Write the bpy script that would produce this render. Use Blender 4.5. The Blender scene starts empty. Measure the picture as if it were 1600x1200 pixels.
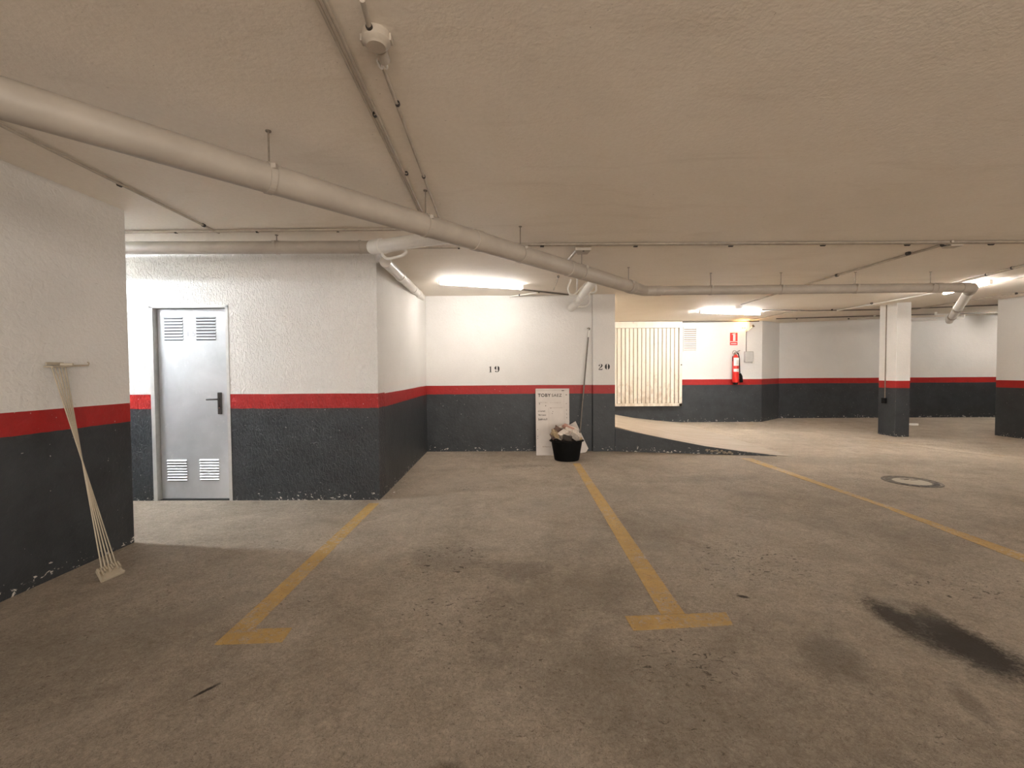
import bpy, bmesh, math, random
from mathutils import Vector, Matrix
random.seed(7)
SC = bpy.context.scene
COL = SC.collection
# ------------------------------------------------------------------ camera
CAM_H = 1.32; F = 680.0
PITCH, YAW, ROLL = .0281, -.0084, -.0062
r0 = Vector((math.cos(YAW), -math.sin(YAW), 0)); fh = Vector((math.sin(YAW), math.cos(YAW), 0)); ZU = Vector((0, 0, 1))
FW = math.cos(PITCH)*fh - math.sin(PITCH)*ZU
u0 = math.sin(PITCH)*fh + math.cos(PITCH)*ZU
RT = math.cos(ROLL)*r0 + math.sin(ROLL)*u0
UP = math.cos(ROLL)*u0 - math.sin(ROLL)*r0
EYE = Vector((0, 0, CAM_H))
cd = bpy.data.cameras.new('camera'); cam = bpy.data.objects.new('camera', cd); COL.objects.link(cam)
m = Matrix.Identity(4)
for i in range(3):
    m[i][0] = RT[i]; m[i][1] = UP[i]; m[i][2] = -FW[i]; m[i][3] = EYE[i]
cam.matrix_world = m
cd.sensor_fit = 'HORIZONTAL'; cd.sensor_width = 36; cd.lens = F/1600*36; cd.clip_start = .05
SC.camera = cam
# ------------------------------------------------------------------ world, exposure
FILL_SKY = 1.36  # world light, used as added fill through the unseen opening
w = bpy.data.worlds.new('world'); SC.world = w; w.use_nodes = True
w.node_tree.nodes['Background'].inputs[0].default_value = (1, .925, .84, 1)
w.node_tree.nodes['Background'].inputs[1].default_value = FILL_SKY
vs = SC.view_settings
vs.view_transform = 'Standard'; vs.look = 'None'; vs.gamma = 1; vs.use_curve_mapping = False
vs.exposure = 2.52
try:
    SC.cycles.max_bounces = 10; SC.cycles.diffuse_bounces = 8; SC.cycles.glossy_bounces = 3
    SC.cycles.use_denoising = True
except Exception: pass
pl = bpy.data.lights.new('fill_opening_portal', 'AREA'); pl.shape = 'RECTANGLE'; pl.size = 11.2; pl.size_y = 2.55; pl.cycles.is_portal = True
po_ = bpy.data.objects.new('fill_opening_portal', pl); COL.objects.link(po_); po_.location = (3.4, -6.5, 1.29); po_.rotation_euler = (-math.pi/2, 0, math.pi)  # guides sampling of the fill light let in by the added opening
# strengths of the lamps, those behind the viewer added as fill (radiance of the tubes)
S_BAY, S_EXT, S_RIGHT, S_RECESS, S_FILL, S_BULB = 14.5, 40, 55, 84, 6, 20
C_BAY, C_EXT, C_RIGHT, C_RECESS, C_FILL, C_BULB = (1,.965,.935), (.96,.98,1), (1,.95,.90), (.86,.93,1), (1,.91,.80), (1,.55,.16)

# ------------------------------------------------------------------ measuring helpers: a sight line met with a plane of the place
def ray(u, v): return FW + RT*((u-800)/F) - UP*((v-600)/F)
def on_z(u, v, z=0.0): D = ray(u, v); return EYE + D*((z-CAM_H)/D.z)
def on_y(u, v, y): D = ray(u, v); return EYE + D*(y/D.y)
def on_x(u, v, x): D = ray(u, v); return EYE + D*(x/D.x)
def CZ(x): return 2.575 + max(0.0, x-6.2)*.032
def on_c(u, v, drop=.016):
    z = 2.575
    for _ in range(6): p = on_z(u, v, z-drop); z = CZ(p.x)
    return p

# ------------------------------------------------------------------ materials
def new_mat(name):
    mt = bpy.data.materials.new(name); mt.use_nodes = True
    nt = mt.node_tree; b = nt.nodes['Principled BSDF']
    return mt, nt, b
def N(nt, t, **kw):
    n = nt.nodes.new(t)
    for k, v in kw.items():
        if k in n.inputs.keys() if hasattr(n.inputs, 'keys') else False: n.inputs[k].default_value = v
        else: setattr(n, k, v)
    return n
def noise(nt, scale, detail=4, rough=.55, dist=0, vec=None, kind=None):
    n = nt.nodes.new('ShaderNodeTexNoise'); n.inputs['Scale'].default_value = scale; n.inputs['Detail'].default_value = detail
    n.inputs['Roughness'].default_value = rough; n.inputs['Distortion'].default_value = dist
    if kind:
        n.noise_type = kind
    if vec is not None: nt.links.new(vec, n.inputs['Vector'])
    return n.outputs['Fac'] if 'Fac' in n.outputs else n.outputs[0]
def ramp(nt, src, a, b, ca=(0,0,0,1), cb=(1,1,1,1)):
    r = nt.nodes.new('ShaderNodeValToRGB'); r.color_ramp.elements[0].position = a; r.color_ramp.elements[1].position = b
    r.color_ramp.elements[0].color = ca; r.color_ramp.elements[1].color = cb
    nt.links.new(src, r.inputs[0]); return r.outputs[0]
def mix(nt, fac, a, b, mode='MIX'):
    n = nt.nodes.new('ShaderNodeMixRGB'); n.blend_type = mode
    for i, s in ((0, fac), (1, a), (2, b)):
        if isinstance(s, bpy.types.NodeSocket): nt.links.new(s, n.inputs[i])
        elif isinstance(s, (int, float)): n.inputs[i].default_value = s
        else: n.inputs[i].default_value = (*s, 1) if len(s) == 3 else s
    return n.outputs[0]
def mth(nt, op, a, b=0.0, c=None, clamp=False):
    n = nt.nodes.new('ShaderNodeMath'); n.operation = op; n.use_clamp = clamp
    for i, s in enumerate((a, b) if c is None else (a, b, c)):
        if isinstance(s, bpy.types.NodeSocket): nt.links.new(s, n.inputs[i])
        else: n.inputs[i].default_value = s
    return n.outputs[0]
def wpos(nt):
    g = nt.nodes.new('ShaderNodeNewGeometry'); return g.outputs['Position']
def sepz(nt, p):
    s = nt.nodes.new('ShaderNodeSeparateXYZ'); nt.links.new(p, s.inputs[0]); return s.outputs
def vscale(nt, p, sc, loc=(0, 0, 0), rot=(0, 0, 0)):
    n = nt.nodes.new('ShaderNodeMapping'); n.inputs['Scale'].default_value = sc; n.inputs['Location'].default_value = loc
    n.inputs['Rotation'].default_value = rot; nt.links.new(p, n.inputs['Vector']); return n.outputs[0]
def bump(nt, b, h, dist=.004, strength=1.0):
    n = nt.nodes.new('ShaderNodeBump'); n.inputs['Distance'].default_value = dist; n.inputs['Strength'].default_value = strength
    nt.links.new(h, n.inputs['Height']); nt.links.new(n.outputs[0], b.inputs['Normal'])
def plain(name, col, rough=.5, metal=0, var=.06, scale=12, bumpd=0, spec=.5):
    mt, nt, b = new_mat(name)
    tc = nt.nodes.new('ShaderNodeTexCoord').outputs['Object']
    f = noise(nt, scale, 4, .6, 0, tc)
    dark = tuple(max(0, c*(1-var*2.2)) for c in col); lite = tuple(min(1, c*(1+var)) for c in col)
    c = mix(nt, ramp(nt, f, .3, .7), dark, lite)
    nt.links.new(c, b.inputs['Base Color']); b.inputs['Roughness'].default_value = rough; b.inputs['Metallic'].default_value = metal
    b.inputs['Specular IOR Level'].default_value = spec
    if bumpd: bump(nt, b, noise(nt, scale*6, 3, .6, 0, tc), bumpd)
    return mt
def emit(name, col, strength):
    mt, nt, b = new_mat(name)
    b.inputs['Base Color'].default_value = (.9, .9, .9, 1)
    b.inputs['Emission Color'].default_value = (*col, 1); b.inputs['Emission Strength'].default_value = strength
    return mt

WHITE = (.72, .71, .69); RED = (.31, .014, .012); GREY = (.036, .040, .044)
def wall_mat(name, rough_plaster=False, bump_d=.003, s1=1.097, s2=.954, white=WHITE, scratch=False):
    mt, nt, b = new_mat(name)
    p = wpos(nt); xyz = sepz(nt, p); z = xyz[2]
    wob = noise(nt, 9, 3, .6, 0, p); wob2 = noise(nt, 1.1, 2, .5, 0, p)
    zz = mth(nt, 'ADD', z, mth(nt, 'MULTIPLY', mth(nt, 'SUBTRACT', wob, .5), .012))
    zz = mth(nt, 'ADD', zz, mth(nt, 'MULTIPLY', mth(nt, 'SUBTRACT', wob2, .5), .010))
    isw = mth(nt, 'GREATER_THAN', mth(nt, 'ADD', z, mth(nt, 'MULTIPLY', mth(nt, 'SUBTRACT', wob2, .5), .010)), s1)
    isr = mth(nt, 'GREATER_THAN', zz, s2)
    # paint tones
    big = ramp(nt, noise(nt, 1.3, 4, .6, .3, p), .35, .7)
    fine = ramp(nt, noise(nt, 70, 3, .6, 0, p), .35, .75)
    wcol = mix(nt, big, white, tuple(c*.93 for c in white)); wcol = mix(nt, fine, wcol, mix(nt, 1.0, wcol, (.955, .945, .93), 'MULTIPLY'))
    gcol = mix(nt, ramp(nt, noise(nt, 3.5, 5, .65, .4, p), .3, .75), tuple(c*.82 for c in GREY), tuple(c*1.3 for c in GREY))
    rcol = mix(nt, ramp(nt, noise(nt, 14, 4, .6, .3, p), .35, .7), RED, tuple(c*1.18 for c in RED))
    c = mix(nt, isr, gcol, rcol); c = mix(nt, isw, c, wcol)
    # dirt specks on the white, chips through the grey near the floor
    spk = ramp(nt, noise(nt, 95, 2, .5, 0, vscale(nt, p, (1, 1, 1), (3, 5, 7))), .72, .76)
    c = mix(nt, mth(nt, 'MULTIPLY', spk, .35), c, (.12, .09, .06))
    low = mth(nt, 'SUBTRACT', 1.0, mth(nt, 'DIVIDE', z, .16), clamp=True)
    chipn = noise(nt, 22, 4, .65, .5, vscale(nt, p, (1, 1, 1.4)))
    chip = ramp(nt, mth(nt, 'ADD', chipn, mth(nt, 'MULTIPLY', low, .155)), .735, .75)
    gate = mth(nt, 'LESS_THAN', z, .9)
    c = mix(nt, mth(nt, 'MULTIPLY', chip, gate), c, (.55, .52, .47))
    spk2 = ramp(nt, noise(nt, 48, 1, .5, 0, vscale(nt, p, (1, 1, 1), (11, 2, 4))), .775, .79)
    c = mix(nt, mth(nt, 'MULTIPLY', spk2, .55), c, (.5, .48, .44))
    if scratch:
        # long scrape marks low on the wall
        lane = noise(nt, 6.5, 3, .6, 0, vscale(nt, p, (.18, .18, 9)))
        broke = noise(nt, 16, 3, .7, 0, p)
        s = mth(nt, 'MULTIPLY', ramp(nt, lane, .66, .69), ramp(nt, broke, .57, .61))
        band = mth(nt, 'MULTIPLY', mth(nt, 'LESS_THAN', z, .33), mth(nt, 'GREATER_THAN', z, .03))
        c = mix(nt, mth(nt, 'MULTIPLY', mth(nt, 'MULTIPLY', s, band), .45), c, (.42, .38, .33))
    nt.links.new(c, b.inputs['Base Color'])
    b.inputs['Specular IOR Level'].default_value = .3
    rr = mix(nt, isw, (.42,)*3, (.72,)*3); nt.links.new(rr, b.inputs['Roughness'])
    if rough_plaster:
        h1 = noise(nt, 24, 2.5, .55, 1.6, vscale(nt, p, (1.25, 1.25, .6)))
        h1 = ramp(nt, h1, .40, .66)
        h2 = noise(nt, 60, 3, .6, .6, p)
        h = mth(nt, 'ADD', h1, mth(nt, 'MULTIPLY', h2, .45))
        bump(nt, b, h, bump_d)
    else:
        h1 = noise(nt, 26, 4, .6, .8, p); h2 = noise(nt, 3, 3, .6, 0, p)
        h = mth(nt, 'ADD', h1, mth(nt, 'MULTIPLY', h2, 1.6)); bump(nt, b, h, bump_d)
    return mt
M = {}
M['wall'] = wall_mat('painted_wall', False, .0035)
M['wall_left'] = wall_mat('painted_wall_scraped', False, .0045, scratch=True)
M['wall_rough'] = wall_mat('painted_rough_plaster', True, .0065, s1=1.107, s2=.957)
# ceiling
def ceil_mat():
    mt, nt, b = new_mat('ceiling_paint'); p = wpos(nt)
    f = ramp(nt, noise(nt, .9, 5, .6, .4, p), .35, .7); g = ramp(nt, noise(nt, 38, 4, .65, 0, p), .35, .7)
    c = mix(nt, f, (.775, .71, .62), (.83, .77, .685)); c = mix(nt, g, c, mix(nt, 1.0, c, (.95, .94, .93), 'MULTIPLY'))
    # rubbed stains running across
    s = ramp(nt, noise(nt, 2.4, 4, .7, .8, vscale(nt, p, (.35, 1.6, 1))), .56, .72)
    c = mix(nt, mth(nt, 'MULTIPLY', s, .16), c, (.42, .33, .23))
    spk = ramp(nt, noise(nt, 60, 2, .5, 0, p), .755, .77); c = mix(nt, mth(nt, 'MULTIPLY', spk, .5), c, (.2, .15, .1))
    nt.links.new(c, b.inputs['Base Color']); b.inputs['Roughness'].default_value = .75
    bump(nt, b, mth(nt, 'ADD', noise(nt, 55, 4, .6, .3, p), mth(nt, 'MULTIPLY', noise(nt, 4, 3, .6, 0, p), 1.2)), .0022)
    return mt
M['ceiling'] = ceil_mat()
# floor
GRAIN = {}
def blob(nt, p, x, y, rx, ry, ang, amp=.5, lo=.6, hi=1.45, nsc=6):
    """soft-edged stain lying on the concrete at world (x, y)"""
    q = vscale(nt, p, (1, 1, 0), (0, 0, 0))
    s = nt.nodes.new('ShaderNodeVectorMath'); s.operation = 'SUBTRACT'; nt.links.new(q, s.inputs[0]); s.inputs[1].default_value = (x, y, 0)
    r = nt.nodes.new('ShaderNodeVectorRotate'); r.rotation_type = 'Z_AXIS'; r.inputs['Angle'].default_value = -ang; nt.links.new(s.outputs[0], r.inputs[0])
    t = nt.nodes.new('ShaderNodeVectorMath'); t.operation = 'MULTIPLY'; nt.links.new(r.outputs[0], t.inputs[0]); t.inputs[1].default_value = (1/rx, 1/ry, 0)
    l = nt.nodes.new('ShaderNodeVectorMath'); l.operation = 'LENGTH'; nt.links.new(t.outputs[0], l.inputs[0])
    n = noise(nt, nsc, 6, .7, .3, p)
    d = mth(nt, 'ADD', l.outputs['Value'], mth(nt, 'MULTIPLY', mth(nt, 'SUBTRACT', n, .5), amp*2.6))
    d = mth(nt, 'ADD', d, mth(nt, 'MULTIPLY', mth(nt, 'SUBTRACT', GRAIN[nt.name] if nt.name in GRAIN else GRAIN.setdefault(nt.name, noise(nt, 42, 5, .8, .6, p)), .5), 1.1))
    return ramp(nt, d, lo*.8, hi*.8, (1, 1, 1, 1), (0, 0, 0, 1))
def floor_color(nt, p):
    a = ramp(nt, noise(nt, .8, 6, .62, .5, p), .33, .70)
    c = mix(nt, a, (.435, .37, .298), (.62, .545, .455))
    g = ramp(nt, noise(nt, 4, 7, .72, .6, p), .36, .66)
    c = mix(nt, g, mix(nt, 1.0, c, (.86, .845, .82), 'MULTIPLY'), mix(nt, 1.0, c, (1.10, 1.10, 1.09), 'MULTIPLY'))
    # sweeping rubbed strokes
    st = ramp(nt, noise(nt, 7, 5, .7, 2.2, vscale(nt, p, (.9, 1.8, 1), (0, 0, 0), (0, 0, -.35))), .44, .62)
    c = mix(nt, mth(nt, 'MULTIPLY', st, .45), c, mix(nt, 1.0, c, (.87, .86, .85), 'MULTIPLY'))
    fine = ramp(nt, noise(nt, 60, 6, .82, 1.0, p), .38, .62)
    c = mix(nt, fine, mix(nt, 1.0, c, (.76, .75, .73), 'MULTIPLY'), mix(nt, 1.0, c, (1.16, 1.16, 1.16), 'MULTIPLY'))
    m2 = ramp(nt, noise(nt, 13, 6, .75, 1.4, p), .40, .62)
    c = mix(nt, m2, mix(nt, 1.0, c, (.90, .89, .88), 'MULTIPLY'), mix(nt, 1.0, c, (1.07, 1.07, 1.07), 'MULTIPLY'))
    df = ramp(nt, noise(nt, 80, 2, .6, 2.0, vscale(nt, p, (1, 1, 1), (2, 9, 0))), .60, .66)
    c = mix(nt, mth(nt, 'MULTIPLY', df, .55), c, (.13, .10, .075))
    lf = ramp(nt, noise(nt, 90, 2, .6, 2.5, p), .58, .65)
    c = mix(nt, mth(nt, 'MULTIPLY', lf, .55), c, (.60, .54, .46))
    # worn pits and specks
    pit = ramp(nt, noise(nt, 38, 3, .6, .8, vscale(nt, p, (1, 1.7, 1), (4, 1, 0))), .635, .68)
    pm = ramp(nt, noise(nt, 1.3, 3, .6, 0, vscale(nt, p, (1, 1, 1), (1, 7, 0))), .42, .62)
    c = mix(nt, mth(nt, 'MULTIPLY', mth(nt, 'MULTIPLY', pit, pm), .75), c, (.06, .045, .03))
    return c, fine, pit
def floor_mat():
    mt, nt, b = new_mat('worn_concrete_floor'); p = wpos(nt)
    c, fine, pit = floor_color(nt, p)
    S = [  # x, y, rx, ry, angle, darkness, colour, noise amp
        (2.15, 2.06, .31, .19, 1.62, .96, (.028, .020, .013), .30),
        (2.01, 2.27, .24, .12, 1.55, .88, (.032, .024, .016), .35),
        (2.19, 2.28, .20, .10, 1.2, .60, (.05, .04, .028), .5),
        (2.08, 2.14, .50, .22, 1.7, .42, (.07, .055, .04), .45),
        (1.45, 1.97, .24, .17, .9, .40, (.085, .066, .050), .45),
        (1.79, 1.70, .16, .05, 1.2, .35, (.10, .075, .06), .5),
        (.06, 2.85, .24, .17, .2, .32, (.10, .072, .060), .55),
        (.30, 2.55, .75, .35, .5, .24, (.12, .095, .07), .6),
        (-.50, 3.05, .40, .30, .3, .22, (.11, .09, .07), .7),
        (-.24, 1.385, .09, .06, .1, .62, (.075, .055, .035), .4),
        (.55, 1.75, 1.0, .45, -.5, .30, (.12, .095, .07), .55),
        (-2.2, 1.9, .95, .55, .7, .30, (.12, .098, .072), .5),
        (1.0, 3.6, 1.1, .5, .5, .20, (.13, .105, .08), .6),
        (2.9, 3.6, 1.2, .35, -.6, .22, (.14, .11, .08), .6),
        (.1, 6.05, .50, .10, .05, .25, (.09, .07, .05), .7),
        (2.3, 5.3, 1.0, .22, .1, .20, (.14, .11, .08), .6),
        (4.8, 6.3, 2.2, .3, -.1, .20, (.14, .11, .08), .6),
        (1.32, 2.515, .045, .02, -.4, .9, (.03, .022, .015), .3),
        (-1.30, 1.765, .075, .012, .95, .95, (.03, .022, .015), .2)]
    for (x, y, rx, ry, an, dk, col, amp) in S:
        c = mix(nt, mth(nt, 'MULTIPLY', blob(nt, p, x, y, rx, ry, an, amp), dk), c, col)
    # clusters of dark grit pressed into the concrete
    gr = ramp(nt, noise(nt, 21, 3, .65, .8, vscale(nt, p, (1, 1.5, 1), (6, 3, 0))), .60, .645)
    gm = None
    for (x, y, rx, ry) in ((-.48, 3.02, .42, .42), (.15, 5.95, .75, .28), (-.35, 2.4, .45, .3), (.75, 1.95, .35, .25), (-.55, 4.9, .2, .1), (1.6, 3.0, .6, .4), (2.6, 2.6, .5, .2)):
        q_ = blob(nt, p, x, y, rx, ry, 0, .3); gm = q_ if gm is None else mth(nt, 'MAXIMUM', gm, q_)
    c = mix(nt, mth(nt, 'MULTIPLY', mth(nt, 'MULTIPLY', gr, gm), .8), c, (.045, .033, .024))
    # pale scuffed patches
    for (x, y, rx, ry, an, dk) in ((.55, 4.3, 1.2, .35, .4, .30), (1.2, 3.1, .5, .18, -.7, .25), (-1.7, 2.4, .5, .18, .6, .25), (-.6, 5.2, .7, .4, .3, .25)):
        c = mix(nt, mth(nt, 'MULTIPLY', blob(nt, p, x, y, rx, ry, an, .7), dk), c, (.42, .37, .31))
    nt.links.new(c, b.inputs['Base Color'])
    b.inputs['Specular IOR Level'].default_value = .25
    r = ramp(nt, noise(nt, 3, 4, .6, 0, p), .3, .7, (.55,)*3+(1,), (.75,)*3+(1,)); nt.links.new(r, b.inputs['Roughness'])
    h = mth(nt, 'SUBTRACT', mth(nt, 'ADD', mth(nt, 'MULTIPLY', fine, .5), mth(nt, 'MULTIPLY', noise(nt, 20, 5, .7, 1.0, p), 1.6)), mth(nt, 'MULTIPLY', pit, .7))
    bump(nt, b, h, .0075)
    return mt
M['floor'] = floor_mat()
def ramp_mat():
    mt, nt, b = new_mat('pale_ramp_concrete'); p = wpos(nt)
    st = ramp(nt, noise(nt, 4, 5, .65, .4, vscale(nt, p, (.3, 3, 1))), .38, .66)
    c = mix(nt, st, (.36, .30, .235), (.47, .405, .33)); c = mix(nt, ramp(nt, noise(nt, 60, 4, .7, .3, p), .35, .7), c, mix(nt, 1.0, c, (.9, .89, .88), 'MULTIPLY'))
    nt.links.new(c, b.inputs['Base Color']); b.inputs['Roughness'].default_value = .65
    bump(nt, b, noise(nt, 40, 4, .6, .3, p), .003); return mt
M['ramp'] = ramp_mat()
def line_mat(name, col, wear):
    mt, nt, b = new_mat(name); p = wpos(nt)
    c, fine, pit = floor_color(nt, p)
    n1 = noise(nt, 30, 6, .75, 1.2, p); n2 = noise(nt, 2.2, 4, .6, .3, p)
    k = ramp(nt, mth(nt, 'ADD', n1, mth(nt, 'MULTIPLY', n2, .55)), wear-.05, wear+.10, (1, 1, 1, 1), (0, 0, 0, 1))
    pc = mix(nt, ramp(nt, noise(nt, 9, 4, .6, .4, p), .35, .7), col, tuple(x*.80 for x in col))
    pc = mix(nt, mth(nt, 'MULTIPLY', pit, .8), pc, (.10, .07, .04))
    c = mix(nt, mth(nt, 'MULTIPLY', k, .92), c, pc)
    nt.links.new(c, b.inputs['Base Color']); b.inputs['Roughness'].default_value = .6
    bump(nt, b, fine, .002); return mt
M['yellow'] = line_mat('worn_yellow_line_paint', (.58, .36, .09), .825)
M['faint'] = line_mat('faded_yellow_line_paint', (.42, .31, .19), .70)
M['pipe'] = plain('cream_painted_pipe', (.385, .34, .29), .48, 0, .05, 5)
M['pipe_white'] = plain('white_plastic_pipe', (.80, .78, .74), .35, 0, .03, 6)
M['conduit'] = plain('cream_painted_conduit', (.45, .39, .32), .5, 0, .08, 14)
M['conduit_dark'] = plain('grey_brown_conduit', (.17, .145, .12), .5, 0, .10, 14)
M['conduit_mid'] = plain('brownish_conduit', (.33, .28, .225), .5, 0, .10, 14)
M['pipe_cream'] = plain('pale_cream_pipe', (.64, .60, .55), .4, 0, .03, 6)
M['rod'] = plain('dull_threaded_steel', (.24, .20, .16), .45, .6, .1, 40)
M['clip'] = plain('black_plastic_clip', (.025, .02, .017), .5)
M['black'] = plain('black_rubber', (.004, .004, .004), .7, 0, .15, 20, 0, .15)
M['plastic_grey'] = plain('pale_grey_plastic', (.50, .49, .47), .4, 0, .03)
M['plastic_white'] = plain('white_plastic', (.78, .75, .70), .4, 0, .03)
M['door_steel'] = None
def steel_mat():
    mt, nt, b = new_mat('galvanised_door_steel'); p = nt.nodes.new('ShaderNodeTexCoord').outputs['Object']
    c = mix(nt, ramp(nt, noise(nt, 2.2, 5, .6, .5, p), .35, .68), (.43, .45, .47), (.54, .56, .585))
    smg = ramp(nt, noise(nt, 18, 4, .7, 1.2, p), .60, .72); c = mix(nt, mth(nt, 'MULTIPLY', smg, .35), c, (.66, .67, .68))
    nt.links.new(c, b.inputs['Base Color']); b.inputs['Metallic'].default_value = .35; b.inputs['Roughness'].default_value = .42
    bump(nt, b, noise(nt, 3, 2, .5, 0, p), .002); return mt
M['door_steel'] = steel_mat()
M['frame_steel'] = plain('galvanised_frame', (.52, .52, .51), .45, .3, .05)
M['dark'] = plain('gap_shade', (.012, .011, .010), .8)  # near-black stands in for shade in gaps around the door
def garage_mat():
    mt, nt, b = new_mat('cream_garage_door_sheet'); p = wpos(nt); z = sepz(nt, p)[2]
    c = mix(nt, ramp(nt, noise(nt, 2, 4, .6, 0, vscale(nt, p, (3, 3, .6))), .35, .7), (.74, .685, .585), (.68, .61, .50))
    low = mth(nt, 'SUBTRACT', 1.0, mth(nt, 'DIVIDE', mth(nt, 'SUBTRACT', z, .5), .9), clamp=True)
    d = ramp(nt, mth(nt, 'ADD', noise(nt, 9, 5, .7, .4, vscale(nt, p, (1, 1, .5))), mth(nt, 'MULTIPLY', low, .16)), .60, .74)
    c = mix(nt, mth(nt, 'MULTIPLY', d, .45), c, (.36, .25, .14))
    nt.links.new(c, b.inputs['Base Color']); b.inputs['Roughness'].default_value = .45; return mt
M['garage'] = garage_mat()
M['groove'] = plain('grimy_seam', (.22, .16, .10), .7)
M['paint_black'] = plain('black_stencil_paint', (.016, .014, .013), .6, 0, .1, 60)
M['red_gloss'] = plain('red_enamel', (.62, .025, .02), .28, 0, .04)
M['sign_red'] = plain('sign_red', (.62, .03, .025), .4, 0, .03)
M['sign_white'] = plain('sign_white', (.80, .79, .77), .4, 0, .02)
M['chrome'] = plain('chromed_brass', (.45, .42, .38), .25, .9, .05)
M['board'] = plain('off_white_board', (.60, .555, .51), .55, 0, .035, 7)
M['board_mark'] = plain('faint_brown_print', (.36, .30, .25), .6)
M['ink'] = plain('dark_brown_ink', (.055, .04, .032), .6)
M['airer'] = plain('yellowed_white_metal', (.43, .37, .28), .45, 0, .05)
M['iron'] = plain('cast_iron', (.17, .145, .115), .55, .3, .2, 30, .002)
M['lid'] = plain('pale_concrete_lid', (.47, .42, .34), .6, 0, .08, 30, .002)
M['rub_a'] = plain('broken_plaster_white', (.62, .54, .46), .7, 0, .1, 30)
M['rub_b'] = plain('broken_tile_pink', (.48, .26, .20), .6, 0, .12, 30)
M['rub_c'] = plain('broken_plaster_ochre', (.46, .34, .20), .75, 0, .15, 30)
M['rub_c0'] = plain('exposed_pale_mortar', (.30, .26, .20), .8, 0, .2, 40)
M['rub_d'] = plain('broken_tile_brown', (.19, .115, .09), .6, 0, .15, 30)
M['rub_e'] = plain('rubble_gap_shade', (.055, .042, .032), .8, 0, .15, 30)  # shade between the pieces put in as a dark colour
M['paper'] = plain('white_paper', (.8, .78, .74), .7)
M['stencil_faint'] = plain('worn_grey_stencil', (.30, .31, .32), .5)

# ------------------------------------------------------------------ mesh helpers
def obj(name, bm, mat, parent=None, smooth=False, bevel=0):
    me = bpy.data.meshes.new(name)
    bmesh.ops.recalc_face_normals(bm, faces=bm.faces[:])
    bm.to_mesh(me); bm.free()
    if smooth:
        for p in me.polygons: p.use_smooth = True
        me.set_sharp_from_angle(angle=math.radians(38))
    if mat is not None: me.materials.append(mat)
    o = bpy.data.objects.new(name, me); COL.objects.link(o)
    if parent is not None: o.parent = parent
    if bevel:
        mo = o.modifiers.new('bevel', 'BEVEL'); mo.width = bevel; mo.segments = 2; mo.limit_method = 'ANGLE'; mo.angle_limit = math.radians(50)
    return o
def tag(o, label=None, cat=None, group=None, kind=None):
    if label: o['label'] = label
    if cat: o['category'] = cat
    if group: o['group'] = group
    if kind: o['kind'] = kind
    return o
def empty(name, loc, label=None, cat=None, group=None, kind=None):
    o = bpy.data.objects.new(name, None); COL.objects.link(o); o.location = loc
    bpy.context.view_layer.update()
    return tag(o, label, cat, group, kind)
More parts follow.
